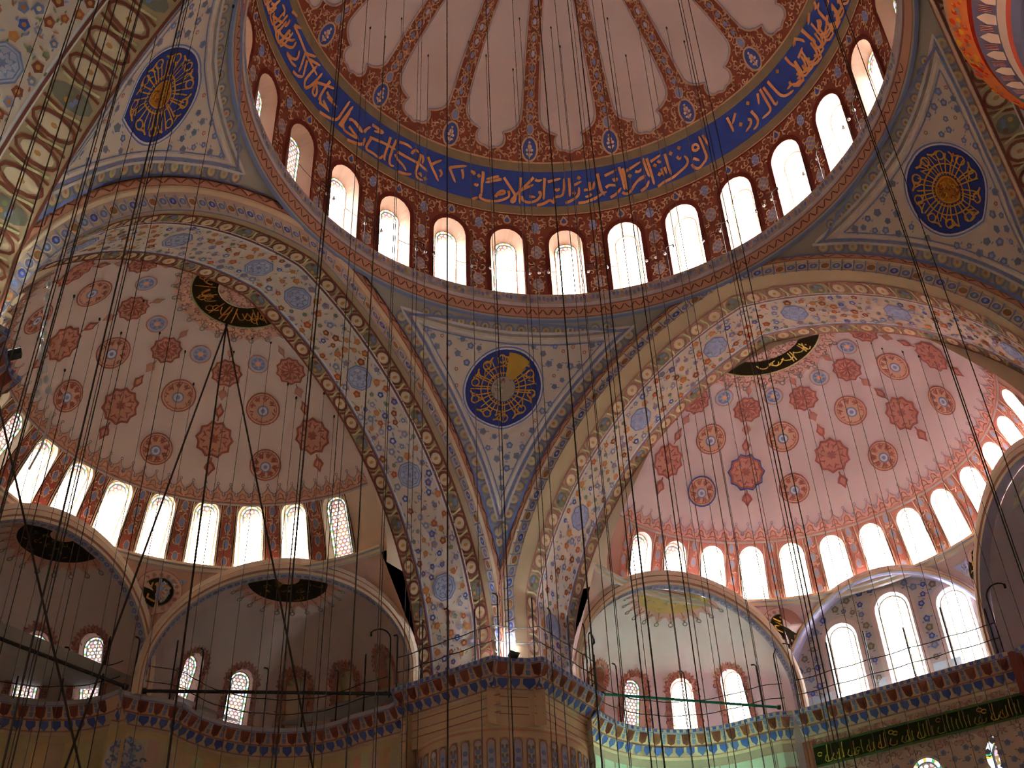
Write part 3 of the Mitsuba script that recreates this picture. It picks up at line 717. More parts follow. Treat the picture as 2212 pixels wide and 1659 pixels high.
def phis(z):
    """The azimuths of the two arches at the height z."""
    rho, e, zc, _ = P0[0]; xl = np.minimum(-e + np.sqrt(np.maximum(rho ** 2 - (z - zc) ** 2, e * e)), YF)
    rho, e, zc, _ = P0[1]; xr = np.minimum(-e + np.sqrt(np.maximum(rho ** 2 - (z - zc) ** 2, e * e)), YF)
    return np.arctan2(xr, YF), np.arctan2(YF, xl)


UP_ = 15.0
for k in range(4):
    sx, sy = ANG[k]
    pk = thing('pendentive', 'painted triangular pendentive: ' + PENN[k], kind='structure')
    def f_pe(uv, sx=sx, sy=sy):
        ph, z = math.pi / 4 + uv[:, 0] / UP_, uv[:, 1]
        r = r_z(ph, z)
        return np.stack([sx * r * np.cos(ph), sy * r * np.sin(ph), z], 1)
    SP = Surf(f_pe, (0, 0, -14))
    zz = np.concatenate([np.linspace(-1.0, -4, 22), np.linspace(-4, -11.6, 36)[1:]])
    tt = np.linspace(0, 1, 49)
    pr, pl_ = phis(zz)
    U = (pr[:, None] + (pl_ - pr)[:, None] * tt[None] - math.pi / 4) * UP_
    uv = np.stack([U.ravel(), np.repeat(zz, len(tt))], 1)
    i, j = np.meshgrid(np.arange(len(zz) - 1), np.arange(len(tt) - 1), indexing='ij')
    a = (i * len(tt) + j).ravel()
    m = MB(); m.add(SP.p(uv), np.vstack([np.stack([a, a + 1, a + 1 + len(tt)], 1), np.stack([a, a + 1 + len(tt), a + len(tt)], 1)]), stain(col(150, 142, 132), .14, .5, 20 + k)(uv))
    part(pk, 'surface', m, smooth=True, label='grey-tan painted plaster')
    if k == 2: continue
    # inner triangle
    zi = np.linspace(-1.75, -8.95, 40)
    pr, pl_ = phis(zi)
    b_ = np.interp(-zi, [1.75, 3.0, 5.0, 7.5, 9.0], [1.32, 1.02, .86, .70, .62])
    ur, ul = (pr - math.pi / 4) * UP_ + b_, (pl_ - math.pi / 4) * UP_ - b_
    ok = ul > ur
    zi, ur, ul = zi[ok], ur[ok], ul[ok]
    tri = shapely.Polygon(np.vstack([np.stack([ur, zi], 1), np.stack([ul, zi], 1)[::-1]]))
    m = MB(); shp(m, SP, tri, .4, stain(col(192, 180, 168), .08, .7, 30 + k), 1); fld = part(pk, 'inner_field', m, label='cream triangular field')
    ln = MB()
    for off, c, w in ((0.0, GBLUE, .085), (-.12, col(198, 190, 182), .1), (-.25, GBLUE, .05), (.13, col(188, 182, 180), .09)):
        g = tri.buffer(off, join_style='mitre') if off else tri
        ribbon(ln, SP, resample(np.array(g.exterior.coords)[:-1], .4), w, c, 3, closed=True)
    # outer lines along arches and ring
    zo = np.linspace(-1.35, -11.2, 40); pr, pl_ = phis(zo)
    for q, sg in ((pr, 1), (pl_, -1)):
        ribbon(ln, SP, np.stack([(q - math.pi / 4) * UP_ + sg * .12, zo], 1), .1, col(104, 122, 176), 2)
    part(pk, 'border_line', ln, kind='stuff', label='blue and white border lines')
    # medallion
    MC = np.array([{0: 0.12, 1: 0.0, 3: 0.0}[k], -3.62])
    L = SP.loc(MC)
    md = MB(); RM = 1.72
    ribbon(md, SP, L(circle(RM + .09, 48)), .16, col(196, 190, 190), 3, closed=True); ribbon(md, SP, L(circle(RM + .1, 48)), .06, GBLUE, 4, closed=True)
    for a_ in range(4):
        pass
    rr = np.linspace(0, RM, 8)
    an = np.arange(40) * 2 * np.pi / 40
    q = SP.p(np.vstack([L([[0, 0]])] + [L(np.stack([r * np.cos(an), r * np.sin(an)], 1)) for r in rr[1:]]), H0 + .018)
    f = [[0, 1 + i_, 1 + (i_ + 1) % 40] for i_ in range(40)]
    for l in range(6):
        o = 1 + 40 * l
        for i_ in range(40):
            i2 = (i_ + 1) % 40
            f += [[o + i_, o + i2, o + 40 + i2], [o + i_, o + 40 + i2, o + 40 + i_]]
    md.add(q, np.array(f), DBLUE * 1.05)
    mk = part(pk, 'medallion', md, label='round dark blue medallion with gold calligraphy')
    lt = MB(); rs = np.random.default_rng(70 + k)
    gold = col(180, 132, 58)
    pa = lambda r, a: np.stack([np.asarray(r) * np.cos(a), np.asarray(r) * np.sin(a)], -1)
    for r in ({0: (.72, 1.02), 1: (.66, 1.0), 3: (.7,)}[k]):
        ribbon(lt, SP, L(circle(r, 40)), .055, gold, 5, closed=True)
    n = 30
    for i_ in range(n):
        a_ = i_ * 2 * np.pi / n + rs.uniform(-.05, .05)
        r1 = rs.choice([1.3, 1.42, 1.5])
        ribbon(lt, SP, L(pa(np.linspace(.58, r1, 6), a_ + np.linspace(0, rs.uniform(-.08, .08), 6))), .05, gold, 5)
        if i_ % 3 == 0:
            c0 = pa(1.33, a_ + .1); ribbon(lt, SP, L(c0 + circle(.17, 12)), .06, gold, 5, closed=True)
        if i_ % 3 == 1:
            ribbon(lt, SP, L(pa(1.5 - .1 * np.cos(np.linspace(-1.5, 1.5, 7)), a_ + np.linspace(-.06, .26, 7))), .07, gold, 5)
            ribbon(lt, SP, L(pa(np.linspace(1.15, 1.5, 5), a_ + np.linspace(.05, .22, 5))), .05, gold, 5)
        if i_ % 5 == 2:
            ribbon(lt, SP, L(pa(np.linspace(1.05, 1.25, 4), a_ + np.linspace(0, .25, 4))), .05, gold, 5)
    if k == 0:
        g = np.radians(np.linspace(90, 132, 9)); poly(lt, SP, L(np.vstack([pa(np.full(9, .56), g), pa(np.full(9, 1.6), g[::-1])])), col(172, 136, 62), 6)
    part(mk, 'lettering', lt, label='gold calligraphy in rings')
    bs = MB()
    if k == 0:
        poly(bs, SP, L(circle(.56, 24)), col(150, 134, 122), 7)
        for _ in range(26):
            o = rs.uniform(-.42, .42, 2); poly(bs, SP, L(circle(rs.uniform(.04, .09), 6) + o), [RED, GREEN, OLIVE, LRED, GREY][int(rs.integers(5))], 8)
    else:
        poly(bs, SP, L(circle(.56 if k == 1 else .5, 24)), col(150, 98, 48), 7); ribbon(bs, SP, L(circle(.5, 24)), .05, gold, 8, closed=True)
        for _ in range(22):
            o = rs.uniform(-.38, .38, 2); ribbon(bs, SP, L(o + .12 * pa(np.linspace(1, .4, 5), rs.uniform(0, 6) + np.linspace(0, 4, 5))), .04, col(112, 58, 34) if rs.random() < .6 else gold, 8)
    part(mk, 'boss', bs, label='worn grey and red centre' if k == 0 else 'golden brown centre')
    # flowers of the inner field and border circles
    reg = tri.buffer(-.3).difference(shapely.Polygon(L(circle(RM + .42, 30))))
    fl = MB()
    for c2 in scatter(reg, .40, 80 + k, 6000):
        o = rs.random()
        if o < .86: flower(fl, SP, c2, rs.uniform(.13, .185), [GBLUE, col(116, 118, 140), col(104, 112, 142)][int(rs.integers(3))], col(110, 116, 104) if rs.random() < .5 else LBLUE, 3, col(128, 134, 162) if rs.random() < .7 else None, rs)
        else: flower(fl, SP, c2, .1, LRED, CREAM, 3, None, rs)
    part(fld, 'flower', fl, kind='stuff', label='grey-blue flowers with a few red ones')
    bd = MB()
    zo = np.linspace(-1.9, -10.8, 200); pr, pl_ = phis(zo)
    mid = b_[0]
    for q, sg in ((pr, 1), (pl_, -1)):
        last = None
        for zz_, ph in zip(zo, q):
            hw = np.interp(-zz_, [1.75, 3.0, 5.0, 7.5, 9.0], [1.32, 1.02, .86, .70, .62]) * .52
            c2 = np.array([(ph - math.pi / 4) * UP_ + sg * (hw + .06), zz_]); 
            if sg * c2[0] > 0.05: continue
            p3 = SP.p(c2)[0]
            if last is not None and np.linalg.norm(p3 - last) < .62: continue
            last = p3; Lb = SP.loc(c2)
            bright = rs.random()
            ribbon(bd, SP, Lb(circle(.27, 12)), .05, GBLUE, 2, closed=True)
            poly(bd, SP, Lb(circle(.2, 9)), col(172, 156, 124), 2)
            poly(bd, SP, Lb(circle(.08, 6)), LRED if bright < .3 else TAN, 3)
    for u in np.arange(-5.2, 5.3, .66):
        Lb = SP.loc((u, -1.52)); 
        ph = math.pi / 4 + u / UP_
        if min(abs(ph - phis(-1.6)[0]), abs(ph - phis(-1.6)[1])) < .05: continue
        ribbon(bd, SP, Lb(circle(.2, 12)), .045, GBLUE, 2, closed=True); poly(bd, SP, Lb(circle(.15, 9)), col(172, 156, 124), 2); poly(bd, SP, Lb(circle(.07, 6)), LRED if int(u * 10) % 3 == 0 else OLIVE, 3)
    part(pk, 'border_circle', bd, kind='stuff', label='row of tan circles with blue outlines')

# ------------------------------------------------------------------ semi-domes
from scipy.interpolate import PchipInterpolator
PR = [(0.02, -1.47), (2.0, -1.72), (3.8, -2.30), (5.7, -3.42), (6.8, -4.48), (7.45, -5.37), (8.2, -6.5), (8.85, -7.5), (9.35, -8.5), (9.6, -9.3), (9.66, -10.3)]
SEMI = {0: dict(Yc=16.44, Yb=16.26, zw=(-9.5, -6.95), az0=90.0, st=12.8, n=13, led=-9.62, zs=-6.85, a0=15.4, da=18.8, cr=2.1, ci=1.05),
        1: dict(Yc=15.72, Yb=17.06, zw=(-10.0, -7.62), az0=93.8, st=12.03, n=13, led=-10.12, zs=-7.3, a0=159.0, da=-17.4, cr=2.66, ci=1.9)}
_r = np.array([a for a, b in PR]); _z = np.array([b for a, b in PR])
_t = np.concatenate([[0], np.cumsum(np.hypot(np.diff(_r), np.diff(_z)))])
_fr, _fz = PchipInterpolator(_t, _r), PchipInterpolator(_t, _z)
_vt = np.linspace(0, _t[-1], 600); _vr, _vz = _fr(_vt), _fz(_vt)
v_of_r = lambda r: float(np.interp(r, _vr, _vt)); v_of_z = lambda z: float(np.interp(-z, -_vz, _vt))
SEMN = ['left semi-dome', 'right semi-dome', 'semi-dome out of view on the right', 'semi-dome behind the camera']
ca9 = 9.0
for k in range(4):
    D, W, view, red_ = SEMI[k % 2], side(k), k < 2, k == 1
    Yc, Yb = D['Yc'], D['Yb']
    def f_sd(uv, Yc=Yc, Yb=Yb, W=W):
        a, v = uv[:, 0] / ca9, np.clip(uv[:, 1], 0.01, _t[-1])
        r, z = _fr(v), _fz(v)
        am = np.arcsin(np.clip((Yb - 0.02 - Yc) / r, -1, 1))
        ac = np.clip(a, am, np.pi - am); a = ac + 0.01 * (a - ac)
        return W(np.stack([r * np.cos(a), np.maximum(Yc + r * np.sin(a), Yb - 0.02), z], 1))
    SM = Surf(f_sd, W((0, Yc - 2, -9)))
    ud = lambda deg: math.radians(deg) * ca9
    sd = thing('semi_dome', f'{["white", "pinkish white"][k % 2]} {SEMN[k]} painted with red roundels above a ring of windows' if view else SEMN[k], kind='structure')
    m = MB(); fill(m, SM, span(ud(-2), ud(182), .4), np.concatenate([np.linspace(.02, 2, 6), span(2, v_of_z(D['zs']), .35)[1:]]), stain([WHITE_L, WHITE_R][k % 2], .07, .4, 60 + k)); part(sd, 'vault', m, smooth=True, label='white plaster half dome')
    # back plate between arch and dome
    v = np.linspace(.02, _t[-1], 80); r, z = _fr(v), _fz(v)
    dx = np.sqrt(np.maximum(r ** 2 - (Yb - Yc) ** 2, 0)) if Yb > Yc else r
    cut = shapely.Polygon(np.vstack([np.stack([dx, z], 1), np.stack([-dx, z], 1)[::-1]]))
    pl_ = shapely.box(-13, -10.3, 13, 0.5).difference(cut.buffer(.005))
    SPL = Surf(lambda uv, W=W, Yb=Yb: W(np.stack([uv[:, 0], np.full(len(uv), Yb), uv[:, 1]], 1)), W((0, 0, -10)))
    m = MB(); shp(m, SPL, pl_, 2.5, CREAM, h=0); part(sd, 'edge_wall', m, label='pale plaster edge beside the arch')
    # window zone
    zb, zt = D['zw']; vb, vt_ = v_of_z(zb), v_of_z(zt); Hw = vb - vt_ + .18
    SW = Surf(lambda uv, f=f_sd: f(np.stack([uv[:, 0], -uv[:, 1]], 1)), W((0, Yc - 2, -9)))   # v upwards
    wall, deco, blu, lin = MB(), MB(), MB(), MB()
    zone = shapely.box(ud(-2), -v_of_z(D['led'] - .12), ud(182), -v_of_z(D['zs']))
    ins = []
    for i in range(D['n']):
        az = 90 + (i - 6) * D['st'] if k % 2 == 0 else 99.8 + (i - 7) * D['st']
        if az < 3 or az > 177: continue
        uc = ud(az)
        # order in the picture: from the left
        j = (D['n'] - 1 - i)
        g = (0 if az > 108 or az < 20 else 1) if k == 0 else (2 if az < 136 else 1)
        if k == 0: nm = f'arched stained-glass window of the left semi-dome, counted from its left end number {j + 1}'
        elif k == 1: nm = f'arched bright window of the right semi-dome, counted from its left end number {j + 1}'
        else: nm = f'arched window of the {SEMN[k]}'
        hole = window(SW, uc, -vb, .60, Hw, .53, Hw - .14, .22, g, nm, frame_col=[CREAM, col(190, 168, 158)][k % 2], drop=.06)
        if view:
            hp = shapely.Polygon(hole)
            zone = zone.difference(hp); ins.append((uc, hp))
    ground = [col(186, 164, 142), col(164, 126, 112)][k % 2]
    shp(wall, SW, zone, .45 if view else 1.0, stain(ground, .1, .8, k), h=0)
    part(sd, 'window_wall', wall, smooth=True, label='painted wall between the windows')
    led = D['led']
    m = MB()
    R0 = 9.62
    prof = [(R0 - .02, led + .14), (R0 - .28, led + .10), (R0 - .30, led - .02), (R0 - .2, led - .06), (R0 - .18, led - .2), (R0 - .1, led - .26)]
    q = MB(); revolve(q, prof, [CREAM, CREAM, GREY, CREAM, col(168, 156, 150)], c=(0, 0), a0=0, a1=180, step=3)
    for vv, ff, cc in zip(q.v, q.f, q.c): m.v.append(W(vv + [0, Yc, 0])); m.f.append(ff); m.c.append(cc); m.n += len(vv)
    part(sd, 'ledge', m, label='pale moulded ledge below the windows')
    if not view: continue
    rs = np.random.default_rng(90 + k)
    pitch = ud(D['st'])
    vz0, vz1 = -v_of_z(led + .1), -v_of_z(D['zs'] - .02)
    for uc, hp in ins:
        for sg in (-1, 1):
            ribbon(lin, SW, resample([(uc + sg * .70, vz0), (uc + sg * .70 * .97, vz1)], .4), .035, BLACK if k == 0 else LRED * .8, 3)
            ribbon(lin, SW, resample([(uc + sg * .64, vz0), (uc + sg * .64 * .97, vz1)], .4), .04, col(200, 184, 164), 3)
        top = shapely.box(uc - .6, -vt_ - .5, uc + .6, vz1 - .05).difference(hp.buffer(.08))
        shp(deco, SW, top, .4, [col(140, 84, 66), col(160, 104, 94)][k % 2], 1)
        p0, p1 = uc + .74, uc + pitch - .74
        strip = shapely.box(p0, vz0 + .03, p1, vz1 - .03)
        shp(deco, SW, strip, .5, [col(128, 70, 60), col(158, 104, 94)][k % 2], 1)
        curls(deco, SW, strip.buffer(-.06), .2, .06, [BEIGE, col(178, 148, 134)][k % 2], 2, 400 + int(uc * 10))
        for h_ in np.linspace(.12, .9, 4):
            L = SW.loc(((p0 + p1) / 2, vz0 + (vz1 - vz0) * h_))
            poly(blu, SW, L(circle(.15, 8, .26)), BEIGE, 3); poly(blu, SW, L(circle(.11, 8, .2)), [GBLUE * .8, LBLUE * .8][k % 2], 4)
    fill(lin, SW, span(ud(0), ud(180), .5), [vz1 - .06, vz1 + .02], GREY, H0 + .02)
    fill(lin, SW, span(ud(0), ud(180), .5), [vz1 + .02, vz1 + .09], [LRED * .7, LRED][k % 2], H0 + .02)
    part(sd, 'red_panel', deco, kind='stuff', label='dark red painted panels between the windows'); part(sd, 'lozenge', blu, kind='stuff', label='blue lozenges'); part(sd, 'panel_line', lin, kind='stuff')
    # scalloped border of palmettes above the windows
    sb = MB(); n = 0
    base, edge_c = [col(172, 132, 112), col(176, 132, 124)][k % 2], [col(110, 100, 104), col(140, 122, 140)][k % 2]
    for u in np.arange(ud(2), ud(178), .62):
        L = SW.loc((u, vz1 + .1)); hgt = .62
        body = np.array([(.30, 0), (.30, .22), (.22, .3), (.26, .40), (.14, .46), (.06, .56), (0, .72), (-.06, .56), (-.14, .46), (-.26, .40), (-.22, .3), (-.30, .22), (-.30, 0)])
        poly(sb, SW, L(body), base, 1); ribbon(sb, SW, L(body[1:-1]), .035, edge_c, 2)
        ribbon(sb, SW, L([[-.14, .1], [-.1, .32], [0, .4], [.1, .32], [.14, .1]]), .05, LRED * .7, 2); ribbon(sb, SW, L([[-.24, .06], [0, .16], [.24, .06]]), .05, LRED * .7, 2)
        ribbon(sb, SW, L(circle(.06, 8) + [0, .78]), .03, edge_c, 2, closed=True)
    part(sd, 'palmette_border', sb, kind='stuff', label='row of pinkish red palmettes above the windows')
    # roundels and star medallions
    rows = {'s': [(6.85, .86), (4.4, .70)], 'r': [(7.45, .72), (5.75, .76), (3.9, .46)]}
    RC, RC2 = [(col(168, 124, 106), col(134, 74, 64)), (col(166, 116, 106), col(142, 82, 78))][k % 2]
    for j in range(9):
        az = D['a0'] + D['da'] * j
        typ = 's' if j % 2 == 0 else 'r'
        for ri, (r, rad) in enumerate(rows[typ]):
            c2 = (ud(az), -v_of_r(r)); L = SW.loc(c2); m = MB()
            if typ == 's':
                poly(m, SW, L(starp(rad * .86, rad, 10)), RC2, 2); poly(m, SW, L(starp(rad * .74, rad * .86, 10)), RC, 3)
                for q in range(10):
                    an = q * .628; ribbon(m, SW, L(np.stack([np.linspace(.2, .72, 5) * rad * np.cos(an + np.linspace(0, .5, 5)), np.linspace(.2, .72, 5) * rad * np.sin(an + np.linspace(0, .5, 5))], 1)), .06, RC2, 4)
                    poly(m, SW, L(circle(rad * .13, 6) + [.52 * rad * math.cos(an + .1), .52 * rad * math.sin(an + .1)]), RC2, 4)
                poly(m, SW, L(starp(rad * .16, rad * .3, 6)), RC2, 4)
                for sg in (1, -1):
                    y0 = sg * rad * .95
                    ribbon(m, SW, L([[0, y0], [0, y0 + sg * .3]]), .09, RC2, 3)
                    pal = np.array([(0, .12), (.16, .3), (.24, .5), (.12, .62), (0, .86), (-.12, .62), (-.24, .5), (-.16, .3)]) * [1, sg] * rad / .86
                    poly(m, SW, L(pal + [0, y0]), RC2 if ri == 0 else RC * .9, 3); poly(m, SW, L(pal * .55 + [0, y0 + sg * .22]), RC, 4)
                if k == 1 and j == 2 and ri == 0:
                    ribbon(m, SW, L(starp(rad * .9, rad * 1.04, 10)), .07, BLUE, 5, closed=True)
                part(sd, 'star_medallion', m, label='red lobed medallion with palmette tips')
            elif ri < 2:
                poly(m, SW, L(circle(rad, 24)), RC2, 2); poly(m, SW, L(circle(rad * .93, 24)), col(176, 138, 120), 3); ribbon(m, SW, L(circle(rad * .82, 20)), .03, RC2, 4, closed=True)
                for q in range(8):
                    an = q * .785 + .3; poly(m, SW, L(starp(.09, .15, 5, an) + [.62 * rad * math.cos(an), .62 * rad * math.sin(an)]), RC2, 4)
                    ribbon(m, SW, L([[.42 * rad * math.cos(an), .42 * rad * math.sin(an)], [.78 * rad * math.cos(an + .3), .78 * rad * math.sin(an + .3)]]), .05, RC2, 4)
                o = np.array([0, -.13 * rad])
                poly(m, SW, L(circle(rad * .34, 14) + o), GBLUE * .85, 5); poly(m, SW, L(circle(rad * .26, 12) + o), col(182, 176, 186), 6); poly(m, SW, L(circle(rad * .13, 8) + o), GBLUE, 7)
                if k == 1 and j == 1 and ri == 0: ribbon(m, SW, L(circle(rad, 24)), .06, BLUE, 5, closed=True)
                part(sd, 'roundel', m, label='pinkish red roundel with blue heart')
            else:
                poly(m, SW, L(circle(rad, 20)), LRED, 2); poly(m, SW, L(circle(rad * .9, 20)), col(156, 152, 168), 3); ribbon(m, SW, L(circle(rad * .62, 16)), .05, GBLUE, 4, closed=True)
                for q in range(6):
                    an = q * 1.047; poly(m, SW, L(circle(.08, 6) + [.45 * rad * math.cos(an), .45 * rad * math.sin(an)]), GBLUE, 4)
                poly(m, SW, L(circle(.12, 8)), col(196, 150, 120), 5)
                part(sd, 'small_roundel', m, label='small grey-blue roundel')
    # crown medallion: dark ring with gold letters in a pinkish scalloped rosette
    cr, ci = D['cr'], D['ci']
    def f_cr(uv, Yc=Yc, Yb=Yb, W=W):
        r = np.hypot(uv[:, 0], uv[:, 1]) + 1e-9
        z = np.interp(r, _vr, _vz)
        return W(np.stack([uv[:, 0], Yc + uv[:, 1], z], 1))
    SC = Surf(f_cr, W((0, Yc, -9)))
    pol = lambda r, a: np.stack([np.asarray(r) * np.cos(a), np.asarray(r) * np.sin(a)], -1)
    lim = shapely.box(-4, Yb - Yc + .01, 4, 5)
    m = MB()
    an = np.linspace(0, np.pi, 121)
    ro = cr + .62 + .12 * np.abs(np.sin(an * 12))
    outl = np.vstack([pol(ro, an)])
    shp(m, SC, shapely.Polygon(np.vstack([outl, [[-cr, -.3], [cr, -.3]]])).buffer(0).intersection(lim), .4, [col(184, 146, 128), col(182, 146, 140)][k % 2], 1)
    curls(m, SC, shapely.Polygon(np.vstack([outl, [[-cr, -.3], [cr, -.3]]])).buffer(-.1).intersection(lim), .22, .05, LRED * .75, 2, 500 + k)
    for q in range(12):
        a_ = (q + .5) * np.pi / 12
        ribbon(m, SC, pol(cr + .72, a_) + circle(.1, 8), .04, col(108, 106, 104), 3, closed=True)
        ribbon(m, SC, np.stack([pol(cr + .5, a_ - .06), pol(cr + .66, a_ - .02)]), .05, col(108, 106, 104), 3); ribbon(m, SC, np.stack([pol(cr + .5, a_ + .06), pol(cr + .66, a_ + .02)]), .05, col(108, 106, 104), 3)
    part(sd, 'crown_rosette', m, label='pinkish scalloped rosette')
    m = MB()
    ringp = shapely.Polygon(np.vstack([pol(np.full(60, cr), np.linspace(0, 2 * np.pi, 60))])).difference(shapely.Polygon(pol(np.full(40, ci), np.linspace(0, 2 * np.pi, 40)))).intersection(lim)
    shp(m, SC, ringp, .4, BLACK, 4); cmk = part(sd, 'crown_medallion', m, label='black half-ring medallion with gold lettering')
    m = MB()
    a_ = np.linspace(0.02, np.pi - .02, 50); ribbon(m, SC, pol(np.full(50, cr + .03), a_), .07, [GREEN * 1.2, col(170, 160, 120)][k % 2], 5); 
    if k == 0: ribbon(m, SC, pol(np.full(50, ci - .02), a_), .04, CREAM, 5)
    for q in range(26 if k == 0 else 20):
        t0 = rs.uniform(.12, np.pi - .2); r0, r1 = ci + .08, cr - .1
        gold = col(158, 104, 48) if k == 0 else col(188, 166, 92)
        t = np.linspace(0, 1, 6)
        if q % 3 == 0: pp = pol(r0 + (r1 - r0) * t, t0 + .04 * t)
        elif q % 3 == 1: pp = pol(r0 + (r1 - r0) * (.2 + .5 * np.sin(t * 3)), t0 + .34 * t)
        else: pp = pol(r0 + (r1 - r0) * rs.uniform(.3, .8), t0) + np.stack([.16 * np.cos(t * 5), .16 * np.sin(t * 5)], 1)
        if k == 1 and (pp[:, 1] < Yb - Yc + .06).any(): continue
        ribbon(m, SC, pp, .05 if k == 0 else .06, gold, 5)
    part(cmk, 'lettering', m, label='gold calligraphy')

# ------------------------------------------------------------------ exedrae (small half domes) under the semi-domes, and the flat bay on the right
EX = [dict(k=0, c=(8.6, 21.0), ax=38.0, a=5.45, waz=[94.5, 65.0, 36.8, 9.5, -20.0], blind=(2, 3, 4), name='right-hand small half dome under the left semi-dome', vis=True),
      dict(k=0, c=(0.2, 25.7), ax=90.0, a=4.95, waz=[145.0, 116.5, 87.5, 58.3, 29.3], blind=(), name='small half dome at the lower left edge', vis=True),
      dict(k=0, c=(-8.6, 21.0), ax=142.0, a=5.45, waz=[170, 142, 114], blind=(), name='small half dome outside the left edge', vis=False),
      dict(k=1, c=(-7.9, 20.4), ax=142.0, a=5.15, waz=[205.0, 176.0, 147.5, 119.0, 89.5], blind=(0, 1), name='small half dome left of the three tall windows', vis=True),
      dict(k=1, c=(7.7, 20.3), ax=38.0, a=5.15, waz=[66, 37, 8], blind=(), name='small half dome outside the right edge', vis=False)]
ZE, BE = -14.6, 4.65
for ei, E in enumerate(EX):
    W = side(E['k']); c = np.array(E['c']); ax = math.radians(E['ax']); A = E['a']; nrm = np.array([math.cos(ax), math.sin(ax)]); tg = np.array([-nrm[1], nrm[0]])
    key = thing('exedra', f'{["white", "pale lilac-white"][E["k"]]} {E["name"]}' + (', with a gallery of stained-glass windows' if E['vis'] else ''), kind='structure')
    th = np.linspace(0, np.pi / 2, 200); L_ = np.concatenate([[0], np.cumsum(np.hypot(np.diff(A * np.sin(th)), np.diff(BE * np.cos(th))))])
    def f_ex(uv, W=W, c=c, A=A, th=th, L_=L_, ax=ax):
        v = uv[:, 1]                                          # upwards; 0 at the springing
        t = np.interp(L_[-1] - np.maximum(v, 0), L_, th)
        r = np.where(v > 0, A * np.sin(t), A); z = np.where(v > 0, ZE + BE * np.cos(t), ZE + v)
        az = uv[:, 0] / A
        return W(np.stack([c[0] + r * np.cos(az), c[1] + r * np.sin(az), z], 1))
    SX = Surf(f_ex, W((c[0] - nrm[0], c[1] - nrm[1], -14)))
    u0, u1 = (ax - np.pi / 2) * A, (ax + np.pi / 2) * A
    zone = shapely.box(u0, -1.0, u1, L_[-1] - .03)
    base = [WHITE_L * np.array([.9, .88, .84]), col(184, 172, 178)][E['k']]
    sur = MB()
    fls = []
    for wi, wz in enumerate(E['waz']):
        uc = math.radians(wz) * A
        if not (u0 + .4 < uc < u1 - .4): continue
        bl = wi in E['blind']
        if E['k'] == 0: nm = f'round-headed {"blind painted" if bl else "lit stained-glass"} window in the {E["name"]}, number {wi + 1} from its left'
        else: nm = f'round-headed {"half hidden" if bl else "bright"} window in the {E["name"]}, number {wi + 1} from its left'
        g = 3 if ei in (0, 1) else (2 if wi in (3, 4) else 3)
        hole = window(SX, uc, -.42, .56, 2.85, .49, 2.72, .25, g, nm, frame_col=col(176, 140, 124), drop=.05, blind=bl)
        hp = shapely.Polygon(hole); zone = zone.difference(hp)
        if E['vis']:
            L = SX.loc((uc, 1.0))
            arc = np.linspace(-.15, np.pi + .15, 29); rr = np.where(np.arange(29) % 2, .98, .84)
            jag = np.vstack([[[.86, -1.4]], np.stack([rr * np.cos(arc), .85 + rr * np.sin(arc)], 1), [[-.86, -1.4]]])
            pg = shapely.Polygon(L(jag)).difference(hp.buffer(.015))
            shp(sur, SX, pg, .5, [col(150, 104, 92), col(158, 112, 104)][E['k']], 1)
            curls(sur, SX, pg.buffer(-.04), .2, .055, [col(122, 72, 66), col(132, 82, 78)][E['k']], 2, 600 + wi + 10 * ei)
            curls(sur, SX, pg.buffer(-.04), .3, .05, BEIGE, 3, 650 + wi + 10 * ei)
    m = MB(); shp(m, SX, zone, .5 if E['vis'] else 1.1, stain(base, .08, .4, 70 + ei), h=0); part(key, 'vault', m, smooth=True, label='pale plaster vault')
    if E['vis']: part(key, 'window_surround', sur, kind='stuff', label='jagged red painted borders around the windows')
    # arch band in front
    m = MB(); ang = np.linspace(0, np.pi, 49)
    ao, bo, fr = A + .42, BE + .75, .42
    def q_el(a, b, d):
        w = a * np.cos(ang); z = ZE + b * np.sin(ang); p = c[None] - nrm[None] * d + w[:, None] * tg[None]
        return W(np.stack([p[:, 0], p[:, 1], z], 1))
    rings = [q_el(A, BE, 0), q_el(A + .02, BE + .03, fr), q_el(A + .12, BE + .14, fr + .03), q_el(A + .15, BE + .22, fr + .10), q_el(A + .26, BE + .42, fr + .12), q_el(A + .28, BE + .5, fr + .06), q_el(ao, bo, fr + .05)]
    cols = [[col(168, 160, 162), col(150, 142, 158)][E['k']], CREAM, LRED, CREAM, LRED * .9, col(200, 186, 168)]
    i = np.arange(48)
    for a, b, cc in zip(rings[:-1], rings[1:], cols):
        m.add(np.vstack([a, b]), np.vstack([np.stack([i, i + 1, i + 50], 1), np.stack([i, i + 50, i + 49], 1)]), cc)
    # feet of the band
    for s_ in (0, 48):
        p = np.array([r[s_] for r in rings]); pb = p.copy(); pb[:, 2] = -15.5
        n_ = len(p); j = np.arange(n_ - 1)
        for a_ in range(n_ - 1):
            m.add(np.array([p[a_], p[a_ + 1], pb[a_ + 1], pb[a_]]), [[0, 1, 2], [0, 2, 3]], cols[a_])
    part(key, 'arch_band', m, label='pale arch mouldings with red lines')
    if E['vis']:
        m = MB()
        SI = Surf(lambda uv, W=W, c=c, A=A, nrm=nrm, tg=tg: W(np.stack([c[0] - nrm[0] * uv[:, 1] + A * np.cos(uv[:, 0] / A) * tg[0], c[1] - nrm[1] * uv[:, 1] + A * np.cos(uv[:, 0] / A) * tg[1], ZE + BE * np.sin(uv[:, 0] / A)], 1)), W((c[0], c[1], -14.6)))
        rs = np.random.default_rng(ei)
        for u in np.arange(.2, np.pi * A - .1, .34):
            L = SI.loc((u, fr / 2)); poly(m, SI, L(circle(.13, 7, .13, rs.uniform(0, 3))), GBLUE * .9, 1); poly(m, SI, L(circle(.06, 5)), LRED if rs.random() < .4 else LBLUE, 2)
